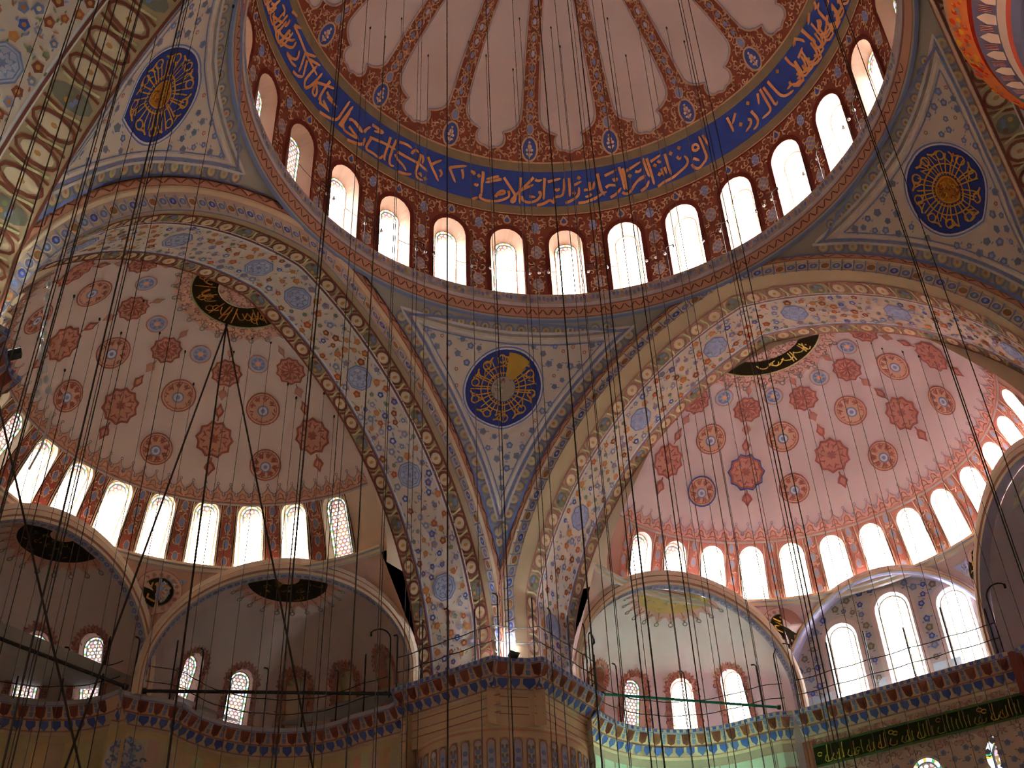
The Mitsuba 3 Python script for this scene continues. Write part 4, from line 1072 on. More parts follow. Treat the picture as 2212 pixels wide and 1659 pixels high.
        part(key, 'painted_ornament', m, kind='stuff', label='blue flowers under the arch')
        # crown medallion with hanging palmettes
        def f_xc(uv, W=W, c=c, A=A):
            r = np.minimum(np.hypot(uv[:, 0], uv[:, 1]) + 1e-9, A * .999)
            z = ZE + BE * np.sqrt(1 - (r / A) ** 2)
            return W(np.stack([c[0] + uv[:, 0] * nrm[0] + uv[:, 1] * tg[0], c[1] + uv[:, 0] * nrm[1] + uv[:, 1] * tg[1], z], 1))
        SXC = Surf(f_xc, W((c[0], c[1], -14)))
        R1 = 1.75
        an = np.linspace(-np.pi / 2, np.pi / 2, 97)
        rim = R1 + .42 + .16 * np.cos(an * 22)
        pk_ = [col(176, 132, 110), col(170, 130, 128)][E['k']]
        m = MB(); shp(m, SXC, shapely.Polygon(np.stack([rim * np.cos(an), rim * np.sin(an)], 1)), .35, pk_, 1)
        for q in range(11):
            a_ = (q - 5) * np.pi / 11
            o = np.array([math.cos(a_), math.sin(a_)])
            ribbon(m, SXC, o * (R1 + .68) + circle(.1, 8), .04, col(104, 98, 92), 3, closed=True)
            ribbon(m, SXC, [o * (R1 + .45), o * (R1 + .6)], .06, col(104, 98, 92), 3)
            ribbon(m, SXC, [o * (R1 + .1) + [-.1, .12], o * (R1 + .38), o * (R1 + .1) + [.1, -.12]], .05, LRED * .75, 2)
        part(key, 'crown_rosette', m, label='pinkish rosette with hanging palmettes')
        m = MB(); an = np.linspace(-np.pi / 2, np.pi / 2, 41)
        half = np.stack([R1 * np.cos(an), R1 * np.sin(an)], 1)
        inn = np.stack([.5 * np.cos(an[::-1]), .5 * np.sin(an[::-1])], 1)
        dk = BLACK if E['k'] == 0 else col(160, 132, 88)
        shp(m, SXC, shapely.Polygon(np.vstack([half, inn])), .5, dk, 3); ck = part(key, 'crown_medallion', m, label='black half medallion' if E['k'] == 0 else 'faded ochre and grey half medallion')
        m = MB()
        for q in range(24):
            a_ = rs.uniform(-1.45, 1.45); r_q = rs.uniform(.6, R1 - .2); t = np.linspace(0, 1, 5)
            pp = np.array([r_q * math.cos(a_), r_q * math.sin(a_)]) + np.stack([.2 * np.cos(t * 4 + q), .2 * np.sin(t * 4 + q)], 1)
            if (pp[:, 0] < .05).any(): continue
            ribbon(m, SXC, pp, .04, DGOLD if E['k'] == 0 else [GBLUE, GOLD][q % 2], 4)
        part(ck, 'lettering', m, label='faint gold lettering')

# spandrels between the semi-dome ledge and the small arches
BAY = dict(t=24.9, s=0.2, a=4.85, zc=-14.85)
for k in range(2):
    W, D = side(k), SEMI[k]; Yc = D['Yc']
    key = thing('spandrel_ring', f'painted spandrels with black roundels between the small arches below the {SEMN[k]}', kind='structure')
    arches = [dict(c=np.array(E['c']), ax=math.radians(E['ax']), ao=E['a'] + .40, bo=BE + .72, off=.45, z=ZE) for E in EX if E['k'] == k]
    if k == 1: arches.append(dict(c=np.array([-.2, BAY['t']]), ax=np.pi / 2, ao=5.15, bo=5.05, off=.0, z=BAY['zc']))

    def low(az):
        """Foot point of the spandrel on the nearest arch for each azimuth."""
        best = None
        d = np.stack([np.cos(az), np.sin(az)], 1); o = np.array([0, Yc])
        rr, zz, sc_ = np.full(len(az), 10.4), np.full(len(az), -15.0), np.full(len(az), 9.0)
        for q in arches:
            n = np.array([math.cos(q['ax']), math.sin(q['ax'])]); t = np.array([-n[1], n[0]])
            den = d @ n
            lam = ((q['c'] - o) @ n - q['off']) / np.where(np.abs(den) < .05, .05, den)
            w = (o + lam[:, None] * d - q['c']) @ t
            s = np.abs(w) / q['ao']
            use = (s < sc_) & (den > .3)
            rr = np.where(use, np.clip(lam, 8.3, 13.5), rr); sc_ = np.where(use, s, sc_)
            zz = np.where(use, q['z'] + q['bo'] * np.sqrt(np.maximum(1 - np.minimum(s, 1) ** 2, 0)), zz)
        return rr, zz

    def f_sp(uv, W=W, Yc=Yc, led=D['led']):
        az, t = uv[:, 0] / 9.5, uv[:, 1]
        rr, zb = low(az)
        z0 = led - .22
        zz = np.minimum(z0 - t * 5.0, z0)                          # t is depth below the ledge / 5 m
        f = np.clip((z0 - zz) / np.maximum(z0 - zb, .15), 0, 1)
        r = 9.5 + (rr - 9.5) * f
        return W(np.stack([r * np.cos(az), Yc + r * np.sin(az), np.maximum(zz, zb - .05)], 1))
    SPD = Surf(f_sp, W((0, Yc, -11)))
    m = MB(); fill(m, SPD, span(0, math.pi * 9.5, .16), span(0, 1.0, .04), stain([col(172, 136, 116), col(176, 150, 144)][k], .08, .8, 80 + k)); part(key, 'surface', m, label='pinkish red painted border')
    rds = {0: [60.5, 119.5], 1: [118.0, 60.0]}[k]
    for azd in rds:
        az = math.radians(azd)
        aa = np.linspace(az - math.radians(24), az + math.radians(24), 97)
        rr, zb = low(aa)
        t_low = np.clip((D['led'] - .22 - zb) / 5.0, 0, 1)
        okm = t_low > .16
        up_ = np.full(okm.sum(), .062)
        pg = shapely.Polygon(np.vstack([np.stack([aa[okm] * 9.5, up_], 1), np.stack([aa[okm] * 9.5, t_low[okm] - .07], 1)[::-1]])).buffer(0)
        if pg.geom_type != 'Polygon': pg = max(pg.geoms, key=lambda g: g.area)
        g2 = shapely.affinity.scale(pg, 1, 5, origin=(0, 0)).buffer(-.16)
        if g2.is_empty: continue
        if g2.geom_type != 'Polygon': g2 = max(g2.geoms, key=lambda g: g.area)
        SQ = Surf(lambda uv, f=f_sp: f(np.stack([uv[:, 0], uv[:, 1] / 5.0], 1)), W((0, Yc, -11)))
        m = MB(); shp(m, SQ, g2, .3, [LBLUE * .85, col(158, 158, 186)][k], 2)
        curls(m, SQ, g2.buffer(-.1), .2, .05, [GBLUE * .9, GBLUE][k], 3, 700 + int(azd)); curls(m, SQ, g2.buffer(-.1), .26, .04, CREAM, 3, 720 + int(azd))
        part(key, 'blue_field', m, label='blue-lilac triangular field')
        if azd == 5.0: continue
        L = SQ.loc((az * 9.5, 1.12)); m = MB()
        poly(m, SQ, L(circle(1.02, 30)), LRED * .8, 4); poly(m, SQ, L(circle(.99, 30)), [col(184, 150, 132), col(182, 156, 148)][k], 5)
        for q in range(16): poly(m, SQ, L(circle(.1, 6) + [.8 * math.cos(q * .393), .8 * math.sin(q * .393)]), LRED, 6)
        rk = part(key, 'roundel_frame', m, label='pink ring around the roundel')
        m = MB(); poly(m, SQ, L(circle(.66, 28)), BLACK, 7); ribbon(m, SQ, L(circle(.66, 28)), .04, OLIVE, 8, closed=True); q_ = part(key, 'roundel', m, label='black roundel with a gold calligraphic word')
        m = MB(); gd = GOLD if k == 0 else col(190, 158, 72)
        for s_ in ([[(-.3, .3), (.1, .38), (.42, .28), (.36, -.1), (.3, -.42)], [(-.34, .2), (-.1, .1), (.05, -.1), (.12, -.45)], [(-.5, -.2), (-.2, -.3), (.2, -.35)], [(-.4, .02), (-.15, -.05)]] if k == 0 else
                   [[(-.45, .3), (-.2, .1), (.1, -.1), (.4, -.2)], [(-.1, .45), (-.05, .1), (-.1, -.3), (.1, -.5)], [(.1, .3), (.4, .2), (.45, 0), (.2, -.05)], [(-.5, -.15), (-.2, -.3), (.1, -.25), (.45, -.4)]]):
            ribbon(m, SQ, L(resample(s_, .12)), .085, gd, 9)
        part(q_, 'lettering', m, label='gold calligraphic word')

# flat bay with three tall windows on the right
W = side(1); b = BAY
bay = thing('wall_bay', 'flat blue-patterned bay on the right with three tall stained-glass windows under a round arch', kind='structure')
SBY = Surf(lambda uv: W(np.stack([uv[:, 0], np.full(len(uv), b['t'] + .45), uv[:, 1]], 1)), W((0, 10, -13)))
ang = np.linspace(0, np.pi, 40)
tym = shapely.Polygon(np.vstack([np.stack([-.2 + b['a'] * np.cos(ang), b['zc'] + b['a'] * np.sin(ang)], 1), [[-.2 - b['a'], -15.8], [-.2 + b['a'], -15.8]]]))
tall = [(-2.28, -11.45, .62, 'left'), (.30, -10.70, .68, 'middle'), (2.95, -11.30, .62, 'right')]
deco = MB(); free = tym
for i, (s_, zt, w, nm) in enumerate(tall):
    hole = window(SBY, s_, -15.3, w + .12, zt + 15.3, w, zt + 15.16, .16, 4, f'tall stained-glass window, {nm} one of the three in the flat bay', frame_col=col(184, 166, 156), drop=.02)
    hp = shapely.Polygon(hole); tym = tym.difference(hp); free = free.difference(hp.buffer(.3))
    shp(deco, SBY, hp.buffer(.24).difference(hp.buffer(.01)).intersection(shapely.box(-9, -15.6, 9, -9)), .8, col(178, 158, 148), 1)
m = MB(); shp(m, SBY, tym, .8, stain(col(164, 152, 142), .1, .6, 5), h=0); part(bay, 'surface', m, label='grey-beige plaster')
part(bay, 'window_surround', deco, label='pale painted borders around the windows', kind='stuff')
m = MB(); rs = np.random.default_rng(12)
for c2 in scatter(free.buffer(-.2), .40, 13, 5000):
    if c2[1] < -14.6: continue
    flower(m, SBY, c2, rs.uniform(.13, .2), [col(96, 100, 118), GBLUE * .85, BLUE * 1.1, col(110, 100, 84)][int(rs.integers(4))], col(140, 130, 110), 1, GBLUE * .8, rs)
part(bay, 'flower', m, kind='stuff', label='dark blue-grey flowers')
m = MB()
for x in np.arange(-4.8, 5, .62):
    for z in (-15.0, -15.55):
        if not any(abs(x - q[0]) < .8 for q in tall): shp(m, SBY, shapely.box(x, z, x + .58, z + .5), 2, col(172, 184, 186), 1)
part(bay, 'tile', m, kind='stuff', label='pale grey-green tiles at the foot of the bay')
m = MB()
def q_b(a, t):
    return W(np.stack([-.2 + a * np.cos(ang), np.full(40, t), b['zc'] + a * np.sin(ang)], 1))
rings = [(b['a'] - .02, b['t'] + .46), (b['a'], b['t'] + .2), (b['a'] + .0, b['t'] - .02), (b['a'] + .06, b['t'] - .08), (b['a'] + .2, b['t'] - .10), (b['a'] + .24, b['t'] - .04), (b['a'] + .4, b['t'] - .03)]
cols = [col(142, 134, 158), col(150, 136, 150), LBLUE, CREAM, LRED * .9, col(190, 176, 166)]
i = np.arange(39)
for p, q, cc in zip(rings[:-1], rings[1:], cols): m.add(np.vstack([q_b(*p), q_b(*q)]), np.vstack([np.stack([i, i + 1, i + 41], 1), np.stack([i, i + 41, i + 40], 1)]), cc)
for s_ in (0, 39):
    for p, q, cc in zip(rings[:-1], rings[1:], cols):
        a_, b_ = q_b(*p)[s_], q_b(*q)[s_]; m.add([a_, b_, [b_[0], b_[1], -15.6], [a_[0], a_[1], -15.6]], [[0, 1, 2], [0, 2, 3]], cc)
part(bay, 'arch_band', m, label='lilac and cream arch mouldings')

# ------------------------------------------------------------------ gallery cornices, railings and the walls below
def arcp(c, r, a0, a1, n=14):
    a = np.radians(np.linspace(a0, a1, n))
    return [(c[0] + r * math.cos(t), c[1] + r * math.sin(t)) for t in a]


pA = [(4.25, 25.4), (5.15, 25.15), (5.6, 24.85)] + arcp((8.2, 20.8), 3.95, 112, -12) + [(12.2, 18.0), (11.9, 17.15), (11.05, 16.95)]
pB = arcp((0, 25.9), 4.12, 186, -6, 16)
pA2 = [(-x, y) for x, y in pA[::-1]]
pPier = [(11.03, 16.95), (11.0, 11.7), (11.35, 11.62), (12.2, 10.8), (12.35, 10.3), (17.1, 10.3)]
pR = [(17.15, 10.35), (17.6, 11.2), (18.2, 11.42)] + arcp((19.2, 7.1), 4.35, 100, -6) + [(23.62, 5.4), (24.0, 4.75)]
pBay = [(24.03, 4.7), (24.0, 0), (23.9, -4.75)]
pR2 = [(x, -y) for x, y in pR[::-1]]
pL = [(-17.1, 10.3), (-12.35, 10.3), (-12.2, 10.8), (-11.35, 11.62), (-11.0, 11.7), (-11.03, 16.95)]


def path_off(p, d):
    p = np.asarray(p, float)
    t = np.diff(p, axis=0); t /= np.linalg.norm(t, axis=1, keepdims=True)
    n = np.stack([-t[:, 1], t[:, 0]], 1)
    m = np.vstack([n[:1], n[:-1] + n[1:], n[-1:]])
    m /= np.linalg.norm(m, axis=1, keepdims=True)
    nn = np.vstack([n[:1], n]); c = np.maximum((m * nn).sum(1), .55)
    return p + m / c[:, None] * d


class Along:
    """A cornice profile swept along a path: f(u along, v index into the profile)."""

    def __init__(s, path, step=.25):
        s.p = resample(path, step); s.u = np.concatenate([[0], np.cumsum(np.linalg.norm(np.diff(s.p, axis=0), axis=1))]); s.len = s.u[-1]
        s.cache = {}

    def at(s, u, d):
        o = path_off(s.p, d) if d not in s.cache else s.cache[d]; s.cache[d] = o
        return np.stack([np.interp(u, s.u, o[:, 0]), np.interp(u, s.u, o[:, 1])], 1)

    def surf(s, d0, z0, d1, z1):
        def f(uv):
            a, b = s.at(uv[:, 0], d0), s.at(uv[:, 0], d1)
            t = np.clip(uv[:, 1], -.2, 1.2)[:, None]
            q = a + (b - a) * t
            return np.column_stack([q, z0 + (z1 - z0) * t[:, 0]])
        return Surf(f, (6.0, 5.0, -14) if s.p[:, 0].mean() < 15 else (10.0, 4.0, -14))


def strip(m, al, prof, cols):
    for (d0, z0), (d1, z1), c in zip(prof[:-1], prof[1:], cols):
        a = np.column_stack([al.at(al.u, d0), np.full(len(al.u), z0)]); b = np.column_stack([al.at(al.u, d1), np.full(len(al.u), z1)])
        n = len(a); i = np.arange(n - 1)
        m.add(np.vstack([a, b]), np.vstack([np.stack([i, i + 1, i + 1 + n], 1), np.stack([i, i + 1 + n, i + n], 1)]), c)


NICHE = [col(118, 66, 56), col(104, 58, 50), col(132, 78, 64)]
LAMB = [col(74, 86, 148), col(84, 94, 146), col(66, 80, 140)]
ZWALL = -16.62


def cornice(path, name, right=False, pier=False):
    al = Along(path)
    key = thing('gallery_cornice', name, kind='structure')
    m = MB()
    lipc = col(160, 154, 160) if not right else col(180, 164, 150)
    strip(m, al, [(1.6, -15.42), (0.04, -15.40), (0, -15.44), (0.02, -15.60)], [GREY, GREY, lipc]); part(key, 'lip', m, label='pale lip of the gallery')
    m = MB()
    strip(m, al, [(0.02, -15.60), (0.06, -15.63), (0.34, -16.06), (0.36, -16.12), (0.34, -16.14), (0.60, -16.46), (0.66, -16.5), (0.70, ZWALL)],
          [GBLUE, col(186, 152, 124), LRED * .8, LRED * .8, col(184, 160, 136), LRED, col(184, 160, 136)]); part(key, 'face', m, label='painted muqarnas face')
    A, B = al.surf(.06, -15.63, .34, -16.06), al.surf(.34, -16.14, .60, -16.46)
    L1, n = al.len, max(2, int(round(al.len / .66)))
    rs = np.random.default_rng(int(L1 * 100) % 9973)
    shared = {}
    for i in range(n):
        u = (i + .5) * L1 / n
        q = A.p([[u - .21, .03], [u + .21, .03], [u + .15, .8], [u, 1.0], [u - .15, .8]], .02); nn = A.n([[u, .5]])[0]
        c = q.mean(0) + nn * .07
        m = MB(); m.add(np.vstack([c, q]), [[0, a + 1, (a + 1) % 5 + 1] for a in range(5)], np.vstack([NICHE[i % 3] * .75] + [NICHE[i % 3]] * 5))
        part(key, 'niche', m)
    m = MB()
    for i in range(n + 1):
        u = np.clip(i * L1 / n, .06, L1 - .06)
        for v in (.25, .7):
            poly(m, A, [[u - .08, v - .2], [u + .08, v - .2], [u + .06, v + .18], [u - .06, v + .18]], GBLUE, 1)
    if right or pier:
        F = al.surf(0, -15.44, .02, -15.60)
        for i in range(int(L1 / .3)): poly(m, F, [[i * .3 + .05, .05], [i * .3 + .21, .05], [i * .3 + .21, .9], [i * .3 + .05, .9]], LAMB[i % 3] * 1.25, 1)
    part(key, 'blue_spot', m, kind='stuff', label='small blue spots between the niches')
    n2 = max(2, int(round(L1 / .46)))
    for i in range(n2):
        u = (i + .5) * L1 / n2
        q = B.p([[u - .17, .02], [u + .17, .02], [u + .17, .55], [u + .09, .75], [u, 1.05], [u - .09, .75], [u - .17, .55]], .02)
        m = MB(); m.add(np.vstack([q.mean(0) + B.n([[u, .5]])[0] * .02, q]), [[0, a + 1, (a + 1) % 7 + 1] for a in range(7)], LAMB[i % 3]); part(key, 'pendant', m)
    return al


def wall(al, name, label, color, zb=-25.0, d=.72, amp=.15, sc=.5):
    key = thing(name, label, kind='structure')
    f = lambda uv: np.column_stack([al.at(uv[:, 0], d), uv[:, 1]])
    S = Surf(f, (6.0, 5.0, -18) if al.p[:, 0].mean() < 15 else (10.0, 4.0, -18))
    m = MB(); fill(m, S, span(0, al.len, .25), span(zb, ZWALL + .02, .3), stain(color, amp, sc, 17)); part(key, 'surface', m)
    return key, S


als = {}
als['A2'] = cornice(pA2, 'gallery cornice with red niches outside the left edge')
als['B'] = cornice(pB, 'curved gallery cornice with red niches and blue pendants at the lower left edge')
als['A'] = cornice(pA, 'curved gallery cornice with red niches and blue pendants under the small half dome left of the pier')
als['P'] = cornice(pPier, 'gallery cornice with red niches around the front of the great pier', pier=True)
als['R'] = cornice(pR, 'curved gallery cornice with red niches and blue squares right of the pier', right=True)
als['Y'] = cornice(pBay, 'straight gallery cornice with red niches and blue pendants below the three tall windows', right=True)
als['R2'] = cornice(pR2, 'gallery cornice outside the right edge', right=True)
als['L'] = cornice(pL, 'gallery cornice of the pier at the left edge', pier=True)

YEL = col(178, 158, 118)
for q, nm, lb in (('A2', 'wall_far_left', 'yellowish marble wall outside the left edge'), ('B', 'wall_left', 'yellowish marble wall below the gallery at the lower left'), ('A', 'wall_centre_left', 'yellowish marble wall below the gallery left of the pier')):
    k, S = wall(als[q], nm, lb, YEL)
    if q == 'A2': continue
    # upright veined marble panels with thin red-brown bands
    n = int(als[q].len / .52); rs = np.random.default_rng(len(nm))
    for i in range(n):
        u0, u1 = i * als[q].len / n, (i + 1) * als[q].len / n
        for zz0, zz1 in ((-18.9, -16.95), (-21.2, -19.35)):
            m = MB(); c = col(184 + rs.uniform(-14, 10), 162 + rs.uniform(-14, 10), 124 + rs.uniform(-18, 14))
            fill(m, S, np.linspace(u0 + .012, u1 - .012, 3), np.linspace(zz0, zz1, 7), stain(c, .22, 1.6, i), .02); part(k, 'panel', m)
    m = MB(); fill(m, S, span(0, als[q].len, .3), [-19.28, -18.98], col(176, 128, 104), .025); part(k, 'band', m, label='pinkish brown band')
# the small pillar between the two left galleries carries a blue painted panel
pk = thing('pillar_panel', 'blue-grey painted panel with round head on the pillar between the two left-hand galleries', 'painted panel')
SPP = Surf(lambda uv: np.column_stack([5.05 + uv[:, 0] * .78, 25.55 + uv[:, 0] * -.62, uv[:, 1]]), (0, 0, -17))
m = MB(); shp(m, SPP, shapely.Polygon(arch_outline(.75, 3.2) + [0, -20.3]), .5, col(158, 152, 148), h=.02); part(pk, 'board', m)
m = MB(); curls(m, SPP, shapely.Polygon(arch_outline(.68, 3.1) + [0, -20.25]), .24, .09, GBLUE * .8, 2, 41); part(pk, 'ornament', m, kind='stuff')

# the pier: square neck, then a fluted round shaft
k, S = wall(als['P'], 'great_pier', 'great round pier between the two arches, stone neck over a fluted painted shaft', col(190, 164, 132), zb=-17.95, amp=.1)
m = MB()
for z, c in ((-16.75, LRED), (-17.15, col(150, 120, 110)), (-17.45, LRED)):
    fill(m, S, span(0, als['P'].len, .3), [z - .05, z], c, .02)
part(k, 'band', m, label='thin red bands')
pc, rp, NF = np.array([15.0, 14.25]), 3.62, 44
key = thing('pier_shaft', 'fluted pier shaft painted with blue flowers in tall round-headed flutes', kind='structure')
a = np.linspace(0, 2 * np.pi, NF * 8 + 1)
rad = lambda a_, z: rp + .09 * np.where((np.cos(a_ * NF) < .55) & (z < -18.35), -(.55 - np.cos(a_ * NF)) * .9, 0)
SSH = Surf(lambda uv: np.column_stack([pc[0] + rad(uv[:, 0], uv[:, 1]) * np.cos(uv[:, 0]), pc[1] + rad(uv[:, 0], uv[:, 1]) * np.sin(uv[:, 0]), uv[:, 1]]), (0, 0, -20))
m = MB(); fill(m, SSH, a, [-24.0, -21.0, -18.6, -18.36, -18.34, -17.8], stain(col(186, 158, 128), .06, 2, 3)); part(key, 'shaft', m)
for q in range(NF):
    ac = (q + .5) * 2 * np.pi / NF
    if not (150 < math.degrees(ac) % 360 < 300): continue
    w = np.pi / NF * .62
    SF = Surf(lambda uv: np.column_stack([pc[0] + (rp + .005) * np.cos(uv[:, 0] / rp), pc[1] + (rp + .005) * np.sin(uv[:, 0] / rp), uv[:, 1]]), (0, 0, -20))
    uc = ac * rp; ww = w * rp
    m = MB(); o = arch_outline(ww, 5.2, 8) + [uc, -23.6]
    poly(m, SF, o, col(164, 156, 158), 0); fk = part(key, 'flute', m)
    m = MB(); ribbon(m, SF, o, .05, LRED * .9, 1)
    for z in np.arange(-23.2, -18.7, .36):
        poly(m, SF, np.array([uc, z]) + circle(.11, 7), [GBLUE, col(120, 116, 100), GBLUE * .9][int(round(z * 10)) % 3], 1)
        for sg in (-1, 1): poly(m, SF, np.array([uc + sg * ww * .5, z + .16]) + circle(.06, 5, .1, sg * .5), [OLIVE, LBLUE][q % 2], 1)
    part(fk, 'flower', m, kind='stuff')
m = MB()
for z, c in ((-18.02, col(184, 130, 104)), (-17.9, CREAM)):
    fill(m, SSH, a[::2], [z - .07, z], c, .03)
part(key, 'ring', m, label='painted ring above the flutes')

# right-hand gallery wall: white-green tile panels
k, S = wall(als['R'], 'wall_centre_right', 'white and pale green tiled wall below the gallery right of the pier', col(168, 150, 132))
n = int(als['R'].len / .62); rs = np.random.default_rng(77)
for i in range(n):
    u0, u1 = i * als['R'].len / n, (i + 1) * als['R'].len / n
    for j in range(5):
        z1 = -17.0 - j * .72; m = MB(); g = rs.uniform(-8, 8)
        fill(m, S, np.linspace(u0 + .03, u1 - .03, 3), [z1 - .66, z1], col(176 + g, 188 + g, 172 + g), .03); part(k, 'tile_panel', m)
k, S = wall(als['Y'], 'wall_right', 'wall below the straight gallery, brownish pink painted bands around a dark frieze', col(176, 154, 138), amp=.06)
m = MB(); curls(m, S, shapely.box(.1, -16.95, als['Y'].len - .1, -16.68), .16, .04, LRED, 1, 801); curls(m, S, shapely.box(.1, -17.0, als['Y'].len, -16.7), .3, .04, LRED, 1, 803)
curls(m, S, shapely.box(.1, -18.35, als['Y'].len, -17.95), .22, .04, LRED * .8, 1, 802)
reg = shapely.box(.1, -21, als['Y'].len, -18.5)
for c2 in scatter(reg, .42, 15, 4000): flower(m, S, c2, .14, GBLUE * .9, OLIVE, 1, OLIVE, rs)
part(k, 'painted_ornament', m, kind='stuff', label='red scrolls and grey-blue flowers')
wall(als['R2'], 'wall_far_right', 'wall outside the right edge', col(176, 154, 138)); wall(als['L'], 'pier_left', 'pier at the left edge, seen from below', col(190, 164, 132))
# inscription frieze
fz = thing('inscription_frieze', 'long dark green-black panel with gold calligraphy under the straight gallery', 'inscription')
fz0, fz1 = -17.86, -16.98
SFZ = Surf(lambda uv: np.column_stack([24.62 + 0 * uv[:, 0], 4.35 - uv[:, 0], uv[:, 1]]), (0, 0, -18))
m = MB(); shp(m, SFZ, shapely.box(0, fz0, 9.6, fz1), 1.2, col(36, 40, 26), h=.02); part(fz, 'panel', m)
m = MB(); 
for z in (fz0, fz1): fill(m, SFZ, [0, 9.6], [z - .05, z + .05], col(66, 92, 52), .04)
part(fz, 'frame', m, label='dark green edge')
m = MB(); rs = np.random.default_rng(31)
for x in np.arange(.25, 9.4, .17):
    o = rs.random(); g = [col(128, 112, 40), col(150, 128, 48), col(108, 110, 48), col(142, 104, 48)][int(rs.integers(4))]
    if .2 < x < 1.6 : g = col(168, 164, 62)
    h_ = rs.uniform(.3, .72)
    if o < .55: pp = np.array([[x + .03, fz0 + .12 + h_], [x, fz0 + .14 + h_ * .5], [x + rs.uniform(-.02, .05), fz0 + .12]])
    elif o < .8: pp = np.array([[x + .12, fz0 + .4], [x + .02, fz0 + .2], [x + .12, fz0 + .1], [x + .3, fz0 + .12], [x + .36, fz0 + .28]])
    else: pp = np.array([x, fz0 + rs.uniform(.3, .7)]) + np.stack([.1 * np.cos(np.linspace(0, 5.5, 9)), .08 * np.sin(np.linspace(0, 5.5, 9))], 1)
    ribbon(m, SFZ, resample(pp, .1), .045, g, 3)
part(fz, 'lettering', m, label='gold calligraphy')
post = thing('frieze_post', 'dark red painted strip at the left end of the inscription frieze', 'painted strip')
SPO = Surf(lambda uv: np.column_stack([24.6 + 0 * uv[:, 0], 4.78 - uv[:, 0], uv[:, 1]]), (0, 0, -18))
m = MB(); shp(m, SPO, shapely.box(0, -18.1, .42, -16.7), .5, col(130, 82, 68), h=.03); scene[post] = m.shape()
post2 = thing('frieze_post', 'dark red post beside the straight gallery at the right edge', 'painted strip')
m = MB(); m.tm(trimesh.creation.box((.5, .45, 1.7), trimesh.transformations.translation_matrix((24.1, -4.95, -16.35))), col(112, 58, 52)); scene[post2] = m.shape()
# two windows below the frieze
SWB = Surf(lambda uv: np.column_stack([24.70 + 0 * uv[:, 0], -uv[:, 0], uv[:, 1]]), (0, 0, -18))
def low_window(s_, z, w, H, nm, rose=False):
    key = thing(f'window_{WIN[0] + 1}', nm, kind='structure'); WIN[0] += 1
    pts = (circle(w, 28) + [s_, z]) if rose else arch_outline(w, H, 16) + [s_, z - H]
    m = MB(); ribbon(m, SWB, pts * 1.0, .2, CREAM, 2, closed=True); part(key, 'frame', m)
    c = pts.mean(0); q = SWB.p(np.vstack([c, pts]), .045); n = len(pts); i = np.arange(n)
    uv = (np.vstack([c, pts]) - ([s_, z] if rose else [s_, z - w])) / w + [24.0, 0]
    f = np.stack([np.zeros(n, int), 1 + i, 1 + (i + 1) % n], 1)
    if np.cross(q[f[0, 1]] - q[f[0, 0]], q[f[0, 2]] - q[f[0, 0]])[0] > 0: f = f[:, ::-1]
    scene[key + '__pane'] = mikit.ply((q + [0, 0, ZR], f), 'backing', False, uv=uv, emitter=EMIT)
low_window(.20, -18.55, .62, 2.2, 'blue stained-glass window head at the bottom edge below the inscription frieze')
low_window(3.55, -19.15, .95, 0, 'round blue stained-glass window at the bottom right corner', True)

# ------------------------------------------------------------------ railings, tie rods, flood lamps
def railing(al, u0, u1, step, label, hook=True, hgt=2.7, off=.12):
    key = thing('gallery_railing', label, 'railing')
    us = np.arange(u0, u1, step); rs = np.random.default_rng(int(u1 * 10))
    q = al.at(us, off); t = al.at(us + .1, off) - q
    for i, (p, d) in enumerate(zip(q, t)):
        h = hgt * (1.0 if i % 3 else .86); d = d / (np.linalg.norm(d) + 1e-9); e = np.array([*d, 0]) * (1 if i % 2 else -1)
        b = np.array([*p, -15.42]); pts = [b, b + [0, 0, h * .6], b + [0, 0, h]]
        if hook and i % 2 == 0: pts += [b + [0, 0, h + .1] + e * .06, b + [0, 0, h + .12] + e * .22]
        m = MB(); m.add(*tube(pts, .034, 6), BLACK); part(key, 'post', m, 'iron', True)
    uu = np.linspace(u0, u1, 40); w = al.at(uu, off)
    for z in (-14.72, -14.05):
        m = MB(); m.add(*tube(np.column_stack([w, z - .05 * np.abs(np.sin((uu - u0) / step * np.pi))]), .02, 5), BLACK); part(key, 'rail', m, 'iron', True)


railing(als['B'], .3, als['B'].len - .2, 1.75, 'thin black gallery railing with hooked posts at the lower left edge')
railing(als['A'], .4, als['A'].len - 2.0, 1.62, 'thin black gallery railing with hooked posts in front of the small half dome left of the pier')
railing(als['P'], .2, als['P'].len - .3, 1.35, 'thin black gallery railing around the top of the great pier')
railing(als['R'], .4, als['R'].len - .2, 1.7, 'thin black gallery railing in front of the small half dome right of the pier')
railing(als['Y'], .3, als['Y'].len - .2, 1.75, 'thin black gallery railing in front of the three tall windows', hook=False)
for q, r_, nm in (([[11.9, 17.2, -15.28], [5.0, 25.1, -15.30]], .075, 'black iron tie rod across the small half dome left of the pier'), ([[4.5, 25.5, -15.2], [-4.5, 25.7, -15.25]], .08, 'black iron tie rod across the small half dome at the lower left edge'),
                  ([[17.3, 10.6, -15.28], [23.8, 5.2, -15.22]], .06, 'dark green iron tie rod across the small half dome right of the pier')):
    q = np.array(q); d = (q[1] - q[0]) / np.linalg.norm(q[1] - q[0])
    t = thing('tie_rod', nm, 'tie rod')
    m = MB(); m.add(*tube(q, r_, 8), BLACK); part(t, 'rod', m, 'iron' if 'green' not in nm else 'paint', True) if 'green' not in nm else None
    if 'green' in nm:
        m = MB(); m.add(*tube(q, r_, 8), col(36, 92, 76)); part(t, 'rod', m, smooth=True)
    for e in (0, 1):
        m = MB(); m.add(*tube([q[e], q[e] + d * (.14 if e == 0 else -.14)], r_ * 1.8, 8), BLACK); part(t, 'socket', m, 'iron')
